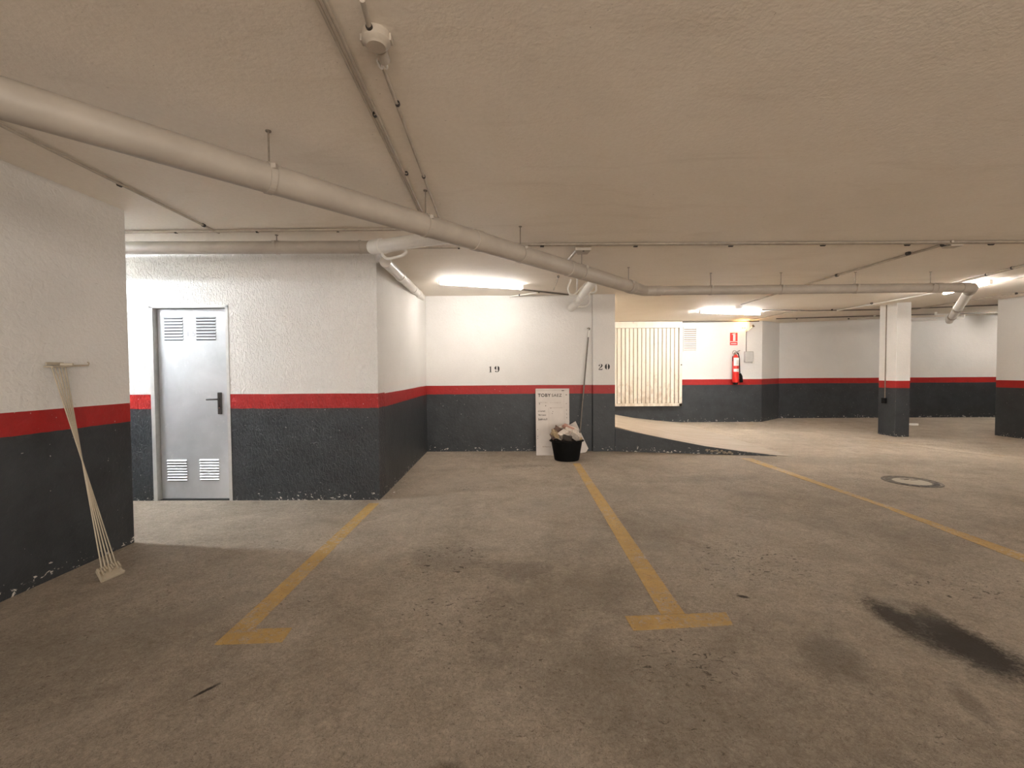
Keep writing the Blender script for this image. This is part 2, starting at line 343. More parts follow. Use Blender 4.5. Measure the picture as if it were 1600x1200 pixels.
class Part:
    """bmesh collector working in world coordinates; build() puts it under a parent, keeping world place"""
    def __init__(s): s.bm = bmesh.new()
    def box(s, a, b):
        x0, y0, z0 = (min(a[i], b[i]) for i in range(3)); x1, y1, z1 = (max(a[i], b[i]) for i in range(3))
        v = [s.bm.verts.new(c) for c in ((x0,y0,z0),(x1,y0,z0),(x1,y1,z0),(x0,y1,z0),(x0,y0,z1),(x1,y0,z1),(x1,y1,z1),(x0,y1,z1))]
        for f in ((0,3,2,1),(4,5,6,7),(0,1,5,4),(1,2,6,5),(2,3,7,6),(3,0,4,7)): s.bm.faces.new([v[i] for i in f])
        return s
    def prism(s, pts, vec):
        """closed polygon pts pushed along vec"""
        vec = Vector(vec); a = [s.bm.verts.new(p) for p in pts]; b = [s.bm.verts.new(Vector(p)+vec) for p in pts]
        s.bm.faces.new(a); s.bm.faces.new(b[::-1])
        n = len(pts)
        for i in range(n): s.bm.faces.new((a[i], b[i], b[(i+1) % n], a[(i+1) % n]))
        return s
    def tube(s, pts, r, seg=12, cap=True, r2=None, smooth_n=0):
        pts = [Vector(p) for p in pts]
        if smooth_n and len(pts) > 2: pts = round_path(pts, smooth_n)
        n = len(pts); rs = [r]*n if r2 is None else [r+(r2-r)*i/(n-1) for i in range(n)]
        T = []
        for i in range(n):
            a = (pts[i]-pts[i-1]).normalized() if i else None; b = (pts[i+1]-pts[i]).normalized() if i < n-1 else None
            t = (a+b) if a is not None and b is not None else (a or b); T.append((t.normalized(), a, b))
        t0 = T[0][0]; ref = Vector((0, 0, 1)) if abs(t0.z) < .9 else Vector((1, 0, 0))
        nx = t0.cross(ref).normalized(); rings = []
        for i in range(n):
            t, a, b = T[i]
            nx = (nx - t*nx.dot(t)).normalized(); ny = t.cross(nx)
            k = 1.0
            if a is not None and b is not None:
                ch = max(.35, math.sqrt(max(0, (1+a.dot(b))/2))); k = 1/ch
                bd = (b-a)
                bd = (bd - t*bd.dot(t)); bd = bd.normalized() if bd.length > 1e-6 else None
            else: bd = None
            ring = []
            for j in range(seg):
                q = 2*math.pi*j/seg; o = nx*math.cos(q)+ny*math.sin(q)
                if bd is not None: o = o + bd*(o.dot(bd)*(k-1))
                ring.append(s.bm.verts.new(pts[i]+o*rs[i]))
            rings.append(ring)
        for i in range(n-1):
            for j in range(seg): s.bm.faces.new((rings[i][j], rings[i][(j+1) % seg], rings[i+1][(j+1) % seg], rings[i+1][j]))
        if cap: s.bm.faces.new(rings[0][::-1]); s.bm.faces.new(rings[-1])
        return s
    def lathe(s, origin, axis, prof, seg=24):
        """prof: (radius, distance along axis)"""
        axis = Vector(axis).normalized(); ref = Vector((0, 0, 1)) if abs(axis.z) < .9 else Vector((1, 0, 0))
        nx = axis.cross(ref).normalized(); ny = axis.cross(nx); O = Vector(origin); rings = []
        for r, h in prof:
            if r < 1e-5: rings.append([s.bm.verts.new(O+axis*h)])
            else: rings.append([s.bm.verts.new(O+axis*h+(nx*math.cos(2*math.pi*j/seg)+ny*math.sin(2*math.pi*j/seg))*r) for j in range(seg)])
        for a, b in zip(rings, rings[1:]):
            for j in range(seg):
                k = (j+1) % seg
                if len(a) == 1 and len(b) == 1: continue
                if len(a) == 1: s.bm.faces.new((a[0], b[k], b[j]))
                elif len(b) == 1: s.bm.faces.new((a[j], a[k], b[0]))
                else: s.bm.faces.new((a[j], a[k], b[k], b[j]))
        return s
    def build(s, name, mat, parent=None, smooth=False, bevel=0):
        if parent is not None:
            bpy.context.view_layer.update()
            s.bm.transform(parent.matrix_world.inverted())
        return obj(name, s.bm, mat, parent, smooth, bevel)
    def at(s, name, mat, origin, smooth=False, bevel=0):
        """top-level mesh whose origin sits at the given point"""
        s.bm.transform(Matrix.Translation(-Vector(origin)))
        o = obj(name, s.bm, mat, None, smooth, bevel); o.location = origin
        bpy.context.view_layer.update(); return o
def round_path(pts, k, rad=.05):
    out = [pts[0]]
    for i in range(1, len(pts)-1):
        a, b, c = pts[i-1], pts[i], pts[i+1]; r = min(rad, (a-b).length*.45, (c-b).length*.45)
        p, q = b+(a-b).normalized()*r, b+(c-b).normalized()*r
        for j in range(k+1):
            t = j/k; out.append(p*(1-t)**2 + b*2*t*(1-t) + q*t*t)
    out.append(pts[-1]); return out

# ================================================================== STRUCTURE
GX0, GX1 = -2.2, 9.0   # unseen opening added behind the viewer to let fill light in
BACK = -6.5; LEFT = -6.2; RIGHTX = 14.2; FARY = 12.0; TOP = 3.0
def slab(name, poly, z0, z1, mat, label, bevel=0):
    """wall: footprint polygon raised from z0 to z1"""
    c = Vector((sum(p[0] for p in poly)/len(poly), sum(p[1] for p in poly)/len(poly), z0))
    P = Part(); P.prism([(x, y, z0) for x, y in poly], (0, 0, z1-z0))
    o = P.at(name, mat, c, bevel=bevel); tag(o, label, 'wall', None, 'structure'); return o
# floor
P = Part(); P.box((LEFT-.3, BACK-.3, -.2), (RIGHTX+.3, FARY+.6, 0))
fl = P.at('floor', M['floor'], (3, 4, 0)); tag(fl, 'worn stained brown-grey concrete garage floor', 'floor', None, 'structure')
# ceiling, with its slight rise towards the far right
P = Part()
xs = [LEFT-.3, 6.2, RIGHTX+.3]; y0, y1 = BACK-.3, FARY+.6
prof = [(xs[0], CZ(xs[0])), (xs[1], CZ(xs[1])), (xs[2], CZ(xs[2])), (xs[2], TOP+.2), (xs[0], TOP+.2)]
P.prism([(x, y0, z) for x, z in prof], (0, y1-y0, 0))
cl = P.at('ceiling', M['ceiling'], (3, 4, 2.575)); tag(cl, 'cream painted low concrete garage ceiling', 'ceiling', None, 'structure')
XL, YL, YD, XS = -2.995, 3.353, 4.466, -1.417
HW = 2.575
slab('wall_left', [(XL, BACK), (XL, YL), (LEFT, YL), (LEFT, BACK)], 0, HW+.05, M['wall_left'], 'near left wall with red stripe over dark grey paint, airer leaning on it', .006)
slab('wall_recess', [(LEFT-.2, YL), (LEFT, YL), (LEFT, YD+.3), (LEFT-.2, YD+.3)], 0, HW+.05, M['wall'], 'end wall of the lit recess behind the left wall')
# door wall with an opening
fo_l, fo_r = on_y(237.5, 600, YD).x, on_y(357.5, 600, YD).x; dz = on_y(300, 478, YD).z
for k, (a, b, z0, z1) in enumerate([(LEFT, fo_l, 0, HW+.05), (fo_r, XS, 0, HW+.05), (fo_l, fo_r, dz, HW+.05)]): pass
P = Part()
P.prism([(LEFT, YD, 0), (fo_l, YD, 0), (fo_l, YD, dz), (fo_r, YD, dz), (fo_r, YD, 0), (XS, YD, 0), (XS, YD, HW+.05), (LEFT, YD, HW+.05)], (0, .22, 0))
dw = P.at('wall_storage', M['wall_rough'], (XS, YD, 0)); tag(dw, 'rough plastered wall around the grey steel door', 'wall', None, 'structure')
sc0 = on_z(668, 705.3)
slab('wall_bay_side', [(XS, YD+.22), (sc0.x, sc0.y), (sc0.x, sc0.y+4.2), (XS-.5, sc0.y+4.2), (XS-.5, YD+.22)], 0, HW+.05, M['wall'], 'side wall of the bay, between the door wall and the wall numbered 19')
slab('wall_storage_inside', [(LEFT, YD+.9), (XS-.5, YD+.9), (XS-.5, YD+1.1), (LEFT, YD+1.1)], 0, HW+.05, M['dark'], 'wall behind the steel door, coloured near-black for shade')  # shade of the closed room put in as near-black colour
# back wall 19, pilaster 20
wb1 = on_z(922, 704.9); pl0 = on_z(926, 704.9); pl1 = on_z(960, 704.4)
wy = (sc0.y + wb1.y)/2; WB = wy
slab('wall_back', [(sc0.x-.02, wy), (pl0.x+.02, wy), (pl0.x+.02, wy+.22), (sc0.x-.02, wy+.22)], 0, HW+.05, M['wall'], 'back wall of the bay numbered 19')
PY = wy-.05
slab('wall_pilaster', [(pl0.x, PY), (pl1.x, PY), (pl1.x, wy+.30), (pl0.x, wy+.30)], 0, HW+.05, M['wall'], 'pilaster numbered 20 at the end of the back wall', .004)
# far wall with the garage door and extinguisher
EY = 11.15; ex1 = on_z(1188.5, 658.9).x
g0 = on_z(1216.5, 653.5)
slab('wall_far', [(-2.2, EY), (ex1, EY), (ex1, EY+.5), (-2.2, EY+.5)], 0, HW+.05, M['wall'], 'far wall carrying the cream garage door and the fire extinguisher')
slab('wall_far_return', [(ex1, EY), (g0.x, g0.y), (g0.x, g0.y+.3), (ex1, EY+.5)], 0, HW+.08, M['wall'], 'shaded slanting return wall right of the fire extinguisher')
slab('wall_far_right', [(g0.x-.02, g0.y), (RIGHTX, g0.y), (RIGHTX, g0.y+.3), (g0.x-.02, g0.y+.3)], 0, 2.95, M['wall'], 'farthest wall, behind the square column')
r0p = on_z(1554, 680)
slab('wall_right', [(r0p.x, r0p.y), (r0p.x, BACK), (r0p.x+.5, BACK), (r0p.x+.5, r0p.y)], 0, 2.72, M['wall'], 'right wall with red stripe at the edge of the view', .005)
slab('wall_right_end', [(RIGHTX, r0p.y-1), (RIGHTX+.2, r0p.y-1), (RIGHTX+.2, FARY+.4), (RIGHTX, FARY+.4)], 0, 2.95, M['wall'], 'end wall of the space behind the right wall')
slab('wall_right_return', [(r0p.x+.5, r0p.y-.9), (RIGHTX, r0p.y-.9), (RIGHTX, r0p.y-.7), (r0p.x+.5, r0p.y-.7)], 0, 2.95, M['wall'], 'wall closing the space behind the right wall')
slab('wall_behind', [(XL, BACK), (GX0, BACK), (GX0, BACK-.2), (XL, BACK-.2)], 0, 2.72, M['wall'], 'wall behind the viewer')
slab('wall_behind_right', [(GX1, BACK), (r0p.x, BACK), (r0p.x, BACK-.2), (GX1, BACK-.2)], 0, 2.72, M['wall'], 'wall behind the viewer, right of the added fill-light opening')
# square column
N0 = on_z(1398, 682.6); cw = on_y(1422, 600, N0.y).x - N0.x; cdp = .40
P = Part(); P.box((N0.x, N0.y, 0), (N0.x+cw, N0.y+cdp, CZ(N0.x+cw)+.01))
co = P.at('column', M['wall'], (N0.x+cw/2, N0.y+cdp/2, 0), bevel=.006); tag(co, 'free-standing square column with a cable and socket on its lit side', 'column', None, 'structure')
# ramp with its retaining kerb
def rh(x):
    K = [(4.22, 0), (4.0, .012), (3.5, .062), (3.0, .125), (2.5, .215), (2.0, .312), (1.6, .395), (1, .53), (0, .76), (-1.5, 1.1)]
    for (xa, za), (xb, zb) in zip(K, K[1:]):
        if x <= xa and x >= xb: return za+(zb-za)*(xa-x)/(xa-xb)
    return 0
K = [4.22, 4.0, 3.75, 3.5, 3.25, 3.0, 2.75, 2.5, 2.25, 2.0, 1.6, 1.0, 0, -1.5]
def ry(x):   # front edge of the ramp in plan
    a = (pl1.x, PY+.02); b = (4.22, on_z(1225, 713).y)
    if x < a[0]-.01: return WB+.22
    t = (x-a[0])/(b[0]-a[0]); return a[1]+(b[1]-a[1])*t**1.0
P = Part(); A, B = [], []
for x in K:
    A.append((P.bm.verts.new((x, ry(x)+.0, 0)), P.bm.verts.new((x, ry(x), rh(x)+.001)))); B.append((P.bm.verts.new((x, EY, 0)), P.bm.verts.new((x, EY, rh(x)+.001))))
for i in range(len(K)-1):
    P.bm.faces.new((A[i][1], B[i][1], B[i+1][1], A[i+1][1]))
    P.bm.faces.new((B[i][0], B[i][1], B[i+1][1], B[i+1][0]))
    P.bm.faces.new((A[i][0], A[i+1][0], B[i+1][0], B[i][0]))
    P.bm.faces.new((A[i][0], A[i][1], A[i+1][1], A[i+1][0]))
P.bm.faces.new((A[0][0], B[0][0], B[0][1], A[0][1])); P.bm.faces.new((A[-1][0], B[-1][0], B[-1][1], A[-1][1]))
rp = P.at('floor_ramp', M['ramp'], (2, 9, 0)); tag(rp, 'pale concrete ramp rising to the left behind the pilaster', 'ramp', None, 'structure')
P = Part()
fr = [x for x in K if x <= 4.0 and x >= pl1.x-.001] + [pl1.x]
lo = [(x, ry(x)-.03) for x in sorted(fr, reverse=True)]
va = [(P.bm.verts.new((x, y, 0)), P.bm.verts.new((x, y, rh(x)-.003))) for x, y in lo]
vb = [(P.bm.verts.new((x, y+.025, 0)), P.bm.verts.new((x, y+.025, rh(x)-.003))) for x, y in lo]
for i in range(len(lo)-1):
    for q in ((va[i][0], va[i][1], va[i+1][1], va[i+1][0]), (vb[i][0], vb[i][1], vb[i+1][1], vb[i+1][0]), (va[i][1], vb[i][1], vb[i+1][1], va[i+1][1])): P.bm.faces.new(q)
P.bm.faces.new((va[0][0], vb[0][0], vb[0][1], va[0][1]))
P.bm.faces.new((va[-1][0], vb[-1][0], vb[-1][1], va[-1][1]))
rk = P.at('wall_ramp_side', M['wall'], (3, 7, 0)); tag(rk, 'low dark grey wedge-shaped side of the ramp', 'wall', None, 'structure')

rk_ = random.Random(5)
for i in range(11):
    q_ = on_z(1104+i*3.6, 709.5)
    x_ = q_.x; s_ = rk_.uniform(.018, .034); zc2 = rk_.uniform(.25, .8)*max(.03, rh(x_)-.02)
    bmc = bmesh.new(); bmesh.ops.create_icosphere(bmc, subdivisions=1, radius=s_)
    for v in bmc.verts: v.co = Vector((v.co.x*rk_.uniform(.7, 1.3), v.co.y*.45, v.co.z*rk_.uniform(.5, .9)))+Vector((x_, ry(x_)-.036, max(s_*.6, zc2)))
    Pc = Part(); Pc.bm.free(); Pc.bm = bmc; Pc.build('broken_plaster', M['rub_c0'], rk)
# ================================================================== FLOOR MARKINGS
def flat(name, mat, polys, label, z=.0015, cat='floor line', group=None):
    c = polys[0][0]; P = Part(); k_ = 0
    for poly in polys: P.prism([(p[0], p[1], 0.0002) for p in poly], (0, 0, z))
    o = P.at(name, mat, (c[0], c[1], 0)); tag(o, label, cat, group); return o
def strip(L, Rr, n=14):
    """two edge lines in floor coordinates -> row of quads"""
    L = [Vector(q) for q in L]; Rr = [Vector(q) for q in Rr]
    return [[tuple(L[0].lerp(L[1], i/n)), tuple(L[0].lerp(L[1], (i+1)/n)), tuple(Rr[0].lerp(Rr[1], (i+1)/n)), tuple(Rr[0].lerp(Rr[1], i/n))] for i in range(n)]
def FZ(*uv): return [tuple(on_z(u, v))[:2] for u, v in uv]
flat('parking_line', M['yellow'], strip(FZ((576.8, 786.6), (356, 987.6)), FZ((592.5, 786.6), (396.8, 982.8)))+[FZ((356, 987.6), (333.8, 1008), (382, 1006.2), (396.8, 982.8)), FZ((396.8, 982.8), (382, 1006.2), (440.6, 1004), (456.8, 981.2))],
     'worn yellow floor line starting at the corner beside the steel door, hooked end')
flat('parking_line', M['yellow'], strip(FZ((895, 724), (1032.5, 960)), FZ((906, 724), (1070, 959)))+[FZ((976, 963), (989.5, 985.5), (1146, 977), (1134, 957))],
     'worn yellow floor line with a T-shaped end, starting by the black bucket')
flat('parking_line', M['yellow'], strip(FZ((1158, 716.2), (1380, 792.5)), FZ((1174, 716.2), (1380, 788.0)))+strip(FZ((1380, 792.5), (1660, 902)), FZ((1380, 788.0), (1660, 887))),
     'worn yellow floor line running from the ramp to the right edge')
flat('parking_line', M['faint'], strip(FZ((1340, 683.5), (1640, 720)), FZ((1335, 686), (1640, 724))),
     'faded pale floor line in front of the square column')

# ================================================================== STENCILLED NUMBERS
def ribbon(P, pts, wd, T):
    pts = [Vector(p) for p in pts]; L = []
    for i, p in enumerate(pts):
        d = (pts[min(i+1, len(pts)-1)]-pts[max(i-1, 0)]).normalized(); n = Vector((-d.y, d.x)); h = wd[i]/2
        L.append((p+n*h, p-n*h))
    for a, b in zip(L, L[1:]): P.prism([T(a[0]), T(b[0]), T(b[1]), T(a[1])], T.push)
def crescent(P, cx, cy, rx, ry, a0, a1, thick, T, n=9):
    """thick-thin bowl stroke"""
    out, inn = [], []
    for i in range(n+1):
        a = math.radians(a0+(a1-a0)*i/n); t = thick*abs(math.cos(a))+.035
        out.append(Vector((cx+rx*math.cos(a), cy+ry*math.sin(a)))); inn.append(Vector((cx+(rx-t)*math.cos(a), cy+(ry-.05)*math.sin(a))))
    for i in range(n): P.prism([T(out[i]), T(out[i+1]), T(inn[i+1]), T(inn[i])], T.push)
def digit(P, ch, T):
    if ch == '0': crescent(P, .36, .5, .36, .5, 100, 260, .26, T); crescent(P, .36, .5, .36, .5, -80, 80, .26, T)
    if ch == '1':
        P.prism([T(Vector(q)) for q in ((.24, .06), (.46, .06), (.46, 1), (.38, 1), (.24, .93))], T.push)
        P.prism([T(Vector(q)) for q in ((.08, .82), (.22, .86), (.22, .93), (.08, .87))], T.push)
        P.prism([T(Vector(q)) for q in ((.08, 0), (.60, 0), (.60, .045), (.08, .045))], T.push)
    if ch == '9':
        crescent(P, .36, .68, .34, .32, 100, 260, .23, T); crescent(P, .36, .68, .34, .32, -80, 80, .23, T)
        ribbon(P, [(.62, .62), (.60, .35), (.50, .12), (.30, .03)], [.16, .18, .12, .05], T); crescent(P, .20, .15, .11, .11, 0, 360, .09, T)
    if ch == '2':
        crescent(P, .18, .74, .12, .12, 0, 360, .10, T)
        ribbon(P, [(.12, .82), (.22, .96), (.38, .985)], [.05, .06, .04], T)
        ribbon(P, [(.44, .96), (.58, .86), (.60, .72), (.48, .52), (.28, .34), (.12, .18)], [.10, .20, .22, .18, .12, .08], T)
        P.prism([T(Vector(q)) for q in ((.06, 0), (.66, 0), (.70, .26), (.64, .26), (.58, .14), (.06, .14))], T.push)
def number(name, s, boxes, y, label):
    root = None
    for ch, (u0_, v0_, u1_, v1_) in zip(s, boxes):
        a = on_y(u0_, v1_, y); b = on_y(u1_, v0_, y); w_, h_ = (b.x-a.x)/.72, b.z-a.z
        class TT:
            push = (0, -.0006, 0)
            def __call__(self, q): return Vector((a.x+q.x*w_, y-.0004, a.z+q.y*h_))
        P = Part(); digit(P, ch, TT())
        if root is None: root = empty(name, (a.x, y, a.z), label, 'number')
        P.build('digit', M['paint_black'], root)
number('bay_number', '19', [(763.5, 572.4, 769.5, 582), (772.5, 571.8, 780.6, 581.8)], WB, 'black stencilled number 19 on the white back wall')
number('bay_number', '20', [(934.7, 568.8, 941.7, 578), (945, 568.3, 953, 577.6)], PY, 'black stencilled number 20 on the pilaster')

# ================================================================== STEEL DOOR
d1 = empty('door_1', (fo_l, YD, 0), 'grey galvanised steel door with louvres and black handle', 'door', None, 'structure')
LY = YD+.055
P = Part(); fw_ = .028
P.box((fo_l-.012, YD-.006, 0), (fo_l+fw_, LY+.03, dz+.0)); P.box((fo_r-fw_*.7, YD-.006, 0), (fo_r+.012, LY+.03, dz)); P.box((fo_l-.012, YD-.006, dz-fw_*.7), (fo_r+.012, LY+.03, dz+.010))
P.build('door_frame', M['frame_steel'], d1, bevel=.002)
lx0, lx1 = fo_l+fw_+.004, fo_r-fw_*.7-.003; lz0 = on_y(300, 779, LY).z; lz1 = dz-.024
leaf = Part().box((lx0, LY-.004, lz0), (lx1, LY+.034, lz1)).build('door_leaf', M['door_steel'], d1, bevel=.003)
Part().box((lx0, LY+.012, .0005), (lx1, LY+.030, lz0+.008)).box((lx0, YD+.004, .0004), (lx1, LY+.02, .0024)).build('leaf_gap_shade', M['dark'], d1)  # dark sheets painting the shade in the gap under the leaf
louv = None
for (ua, va_, ub, vb_) in ((256, 494.5, 287, 532.5), (306, 494, 338.5, 532), (262, 717.5, 293.5, 752), (313, 716.5, 343.5, 751)):
    a = on_y(ua, va_, LY); b = on_y(ub, vb_, LY); n = 8
    for i in range(n):
        z = a.z+(b.z-a.z)*(i+.5)/n; hh = (a.z-b.z)/n
        # pressed hood: sloping face over a dark slot
        P = Part(); P.prism([(a.x, LY-.004, z+hh*.33), (a.x, LY-.015, z-hh*.12), (a.x, LY-.0145, z-hh*.16), (a.x, LY-.004, z-hh*.12)], (b.x-a.x, 0, 0))
        P.build('louvre', M['door_steel'], leaf)
        Part().box((a.x+.004, LY-.0045, z-hh*.42), (b.x-.004, LY-.0035, z-hh*.12)).build('louvre_slot', M['dark'], leaf)
hp = on_y(344.5, 629.5, LY)
Part().box((hp.x-.022, LY-.016, on_y(344, 647, LY).z), (hp.x+.022, LY-.004, on_y(344, 613, LY).z)).build('handle_plate', M['clip'], d1, bevel=.005)
hz = on_y(344, 623.5, LY).z
P = Part(); P.tube([(hp.x, LY-.012, hz), (hp.x, LY-.055, hz), (hp.x-.03, LY-.06, hz), (on_y(323, 623, LY-.05).x, LY-.055, hz-.002)], .0085, 10, smooth_n=4)
P.build('lever_handle', M['clip'], d1, smooth=True)
Part().lathe((hp.x, LY-.016, hz-.09), (0, -1, 0), [(0, 0), (.010, 0), (.010, .006), (0, .006)], 12).build('lock_cylinder', M['chrome'], d1)
# worn number between the upper louvres
def to_mesh(o):
    bpy.context.view_layer.update(); dg = bpy.context.evaluated_depsgraph_get()
    me = bpy.data.meshes.new_from_object(o.evaluated_get(dg)); n = bpy.data.objects.new(o.name+'_', me); COL.objects.link(n)
    n.parent = o.parent; n.matrix_parent_inverse = o.matrix_parent_inverse.copy(); n.matrix_basis = o.matrix_basis.copy()
    nm = o.name.split('.')[0]; bpy.data.objects.remove(o); n.name = nm; return n
def text(name, s, loc, size, mat, parent, bold=0, ext=.0004):
    c = bpy.data.curves.new(name, 'FONT'); c.body = s; c.size = size; c.extrude = ext; c.offset = bold; c.align_x = 'LEFT'
    c.materials.append(mat); o = bpy.data.objects.new(name, c); COL.objects.link(o)
    o.rotation_euler = (math.pi/2, 0, 0)
    if parent is not None:
        bpy.context.view_layer.update(); o.parent = parent; o.location = parent.matrix_world.inverted() @ Vector(loc)
    else: o.location = loc
    return to_mesh(o)
np_ = on_y(291.5, 525.5, LY)
text('stencilled_number', '1 5', (np_.x, LY-.0046, np_.z), .078, M['stencil_faint'], leaf, .001)

# ================================================================== GARAGE DOOR (tilting, on the far wall)
GY = EY-.13
gx1 = on_y(1066, 560, GY).x; gz0 = on_y(1063, 634.5, GY).z; gz1 = on_y(1010, 502.5, GY).z; gx0 = .9
d2 = empty('door_2', (gx1, EY, gz0), 'cream ribbed steel garage door hung on the far wall above the ramp', 'door', None, 'structure')
st = .075
P = Part(); P.box((gx0, GY, gz0), (gx1, EY-.03, gz0+.07)); P.box((gx1-st, GY, gz0), (gx1, EY-.03, gz1)); P.box((gx0, GY-.01, gz1-.16), (gx1, EY-.03, gz1)); P.box((gx0, GY, gz0), (gx0+st, EY-.03, gz1))
P.build('door_frame', M['garage'], d2, bevel=.004)
Part().box((gx0+.02, GY+.035, gz0+.02), (gx1-.02, GY+.05, gz1-.02)).build('backing', M['groove'], d2)
pw = 6.38/61.8; x = gx1-st-.012; mesh0 = None
while x-pw > gx0+st:
    if mesh0 is None:
        mesh0 = Part().prism([(x-pw+.006, GY+.034, gz0+.075), (x-pw+.012, GY+.012, gz0+.075), (x-.012, GY+.012, gz0+.075), (x-.006, GY+.034, gz0+.075)], (0, 0, gz1-.165-gz0-.075)).build('panel', M['garage'], d2); x00 = x
    else:
        o = mesh0.copy(); COL.objects.link(o); o.location.x = mesh0.location.x-(x00-x)
    x -= pw
lk = on_y(1064.5, 570, GY)
Part().lathe((lk.x, GY, lk.z), (0, -1, 0), [(0, 0), (.016, 0), (.014, .02), (0, .022)], 12).build('lock', M['clip'], d2)

# ================================================================== VENT GRILLE
a = on_y(1067.3, 510.8, EY); b = on_y(1088.4, 548.6, EY)
vg = empty('vent_grille', (a.x, EY, b.z), 'white slatted vent grille right of the garage door', 'vent')
P = Part(); e_ = .018
for q in (((a.x, EY-.022, a.z-e_), (b.x, EY-.001, a.z)), ((a.x, EY-.022, b.z), (b.x, EY-.001, b.z+e_)), ((a.x, EY-.022, b.z), (a.x+e_, EY-.001, a.z)), ((b.x-e_, EY-.022, b.z), (b.x, EY-.001, a.z))): P.box(*q)
P.build('frame', M['plastic_white'], vg)
Part().box((a.x+.01, EY-.004, b.z+.01), (b.x-.01, EY-.001, a.z-.01)).build('backing', M['board_mark'], vg)
for i in range(11):
    z = a.z-e_-(a.z-b.z-2*e_)*(i+.35)/11
    P = Part(); P.prism([(a.x+e_, EY-.004, z+.012), (a.x+e_, EY-.020, z-.014), (a.x+e_, EY-.018, z-.017), (a.x+e_, EY-.002, z+.009)], (b.x-a.x-2*e_, 0, 0)); P.build('slat', M['plastic_white'], vg)

# ================================================================== FIRE EXTINGUISHER AND SIGN
cx = on_y(1149, 570, EY-.1).x; rc = .078; ey = EY-.11
zt = on_y(1149, 556, ey).z; zb = on_y(1149, 597.5, ey).z
fe = empty('fire_extinguisher', (cx, EY, zb), 'red fire extinguisher with black hose hanging on the far wall', 'fire extinguisher')
H_ = zt-zb
Part().lathe((cx, ey, zb), ZU, [(0, 0), (rc*.8, 0), (rc, .03), (rc, H_-.07), (rc*.8, H_-.02), (rc*.45, H_+.012), (rc*.3, H_+.03), (0, H_+.03)], 28).build('cylinder', M['red_gloss'], fe, smooth=True)
Part().lathe((cx, ey, zb-.055), ZU, [(0, 0), (rc*.5, 0), (rc*.72, .012), (rc*.72, .055), (0, .055)], 20).build('foot_ring', M['black'], fe, smooth=True)
for (va_, vb_, nm) in ((559, 571.5, 'label_upper'), (576.3, 580.8, 'label_lower')):
    z1_, z0_ = on_y(1149, va_, ey).z, on_y(1149, vb_, ey).z; P = Part(); n = 10; vs_ = []
    for i in range(n+1):
        an = math.radians(-150+115*i/n); q = Vector((math.cos(an), math.sin(an), 0))*(rc+.0012); vs_.append((P.bm.verts.new(Vector((cx, ey, z0_))+q), P.bm.verts.new(Vector((cx, ey, z1_))+q)))
    for i in range(n): P.bm.faces.new((vs_[i][0], vs_[i+1][0], vs_[i+1][1], vs_[i][1]))
    lb = P.build(nm, M['sign_white'], fe, smooth=True)
    P = Part()
    for r_ in range(4 if nm == 'label_upper' else 1):
        z = z1_-.075-.028*r_ if nm == 'label_upper' else (z0_+z1_)/2
        P.box((cx-.018, ey-rc-.003, z-.004), (cx+.040-.006*r_, ey-rc+.006, z+.004))
    P.build('print_lines', M['board_mark'], lb)
P = Part(); P.lathe((cx, ey, zt+.02), ZU, [(0, 0), (.022, 0), (.022, .055), (.014, .075), (0, .075)], 14); P.tube([(cx+.01, ey, zt+.06), (cx-.035, ey-.01, zt+.065)], .014, 10); P.build('valve', M['chrome'], fe, smooth=True)
P = Part(); P.prism([(cx-.005, ey-.014, zt+.09), (cx+.10, ey-.014, zt+.145), (cx+.105, ey-.014, zt+.130), (cx+.01, ey-.014, zt+.070)], (0, .028, 0)); P.prism([(cx-.0, ey-.012, zt+.062), (cx+.085, ey-.012, zt+.088), (cx+.085, ey-.012, zt+.076), (cx+.0, ey-.012, zt+.048)], (0, .024, 0)); P.build('squeeze_handle', M['chrome'], fe)
P = Part(); P.tube([(cx-.04+.045*math.cos(t*math.pi/8), ey-.02, zt+.085+.045*math.sin(t*math.pi/8)) for t in range(17)], .006, 8, cap=False); P.build('safety_ring', M['rod'], fe, smooth=True)
P = Part(); P.tube([(cx+.005, ey-.012, zt+.08), (cx+.05, ey-.03, zt+.06), (cx+.085, ey-.02, zt-.06), (cx+.098, ey-.01, zt-.3), (cx+.110, ey, zb+.20)], .011, 10, smooth_n=4); P.build('hose', M['black'], fe, smooth=True)
P = Part(); P.tube([(cx+.112, ey, zb+.22), (cx+.135, ey, zb+.17), (cx+.150, ey, zb-.0)], .026, 14, r2=.040, smooth_n=3); P.build('horn', M['black'], fe, smooth=True)
P = Part(); P.tube([(cx-rc-.004, ey-.015, zt-.01), (cx-rc-.012, ey-.02, zt-.05), (cx-rc-.008, ey-.02, zt-.14)], .008, 8); P.build('carry_strap', M['black'], fe, smooth=True)
Part().box((cx-.03, ey+rc*.6, zt-.10), (cx+.03, EY, zt-.03)).build('wall_bracket', M['rod'], fe)
# sign
a = on_y(1140.6, 519.8, EY); b = on_y(1152.2, 539.3, EY)
sg = empty('fire_sign', (a.x, EY, b.z), 'small red and white extinguisher sign above the fire extinguisher', 'sign')
w_, h_ = b.x-a.x, a.z-b.z
Part().box((a.x, EY-.004, b.z), (b.x, EY-.0005, a.z)).build('plate', M['sign_red'], sg)
def S(q): return (a.x+q[0]*w_, EY-.0045, b.z+q[1]*h_)
P = Part()
P.prism([S(q) for q in ((.42, .34), (.64, .34), (.64, .80), (.60, .86), (.46, .86), (.42, .80))], (0, -.001, 0))
P.prism([S(q) for q in ((.48, .87), (.58, .87), (.58, .93), (.48, .93))], (0, -.001, 0))
P.prism([S(q) for q in ((.28, .82), (.46, .89), (.46, .93), (.24, .86))], (0, -.001, 0))
P.prism([S(q) for q in ((.58, .89), (.74, .93), (.74, .96), (.58, .93))], (0, -.001, 0))
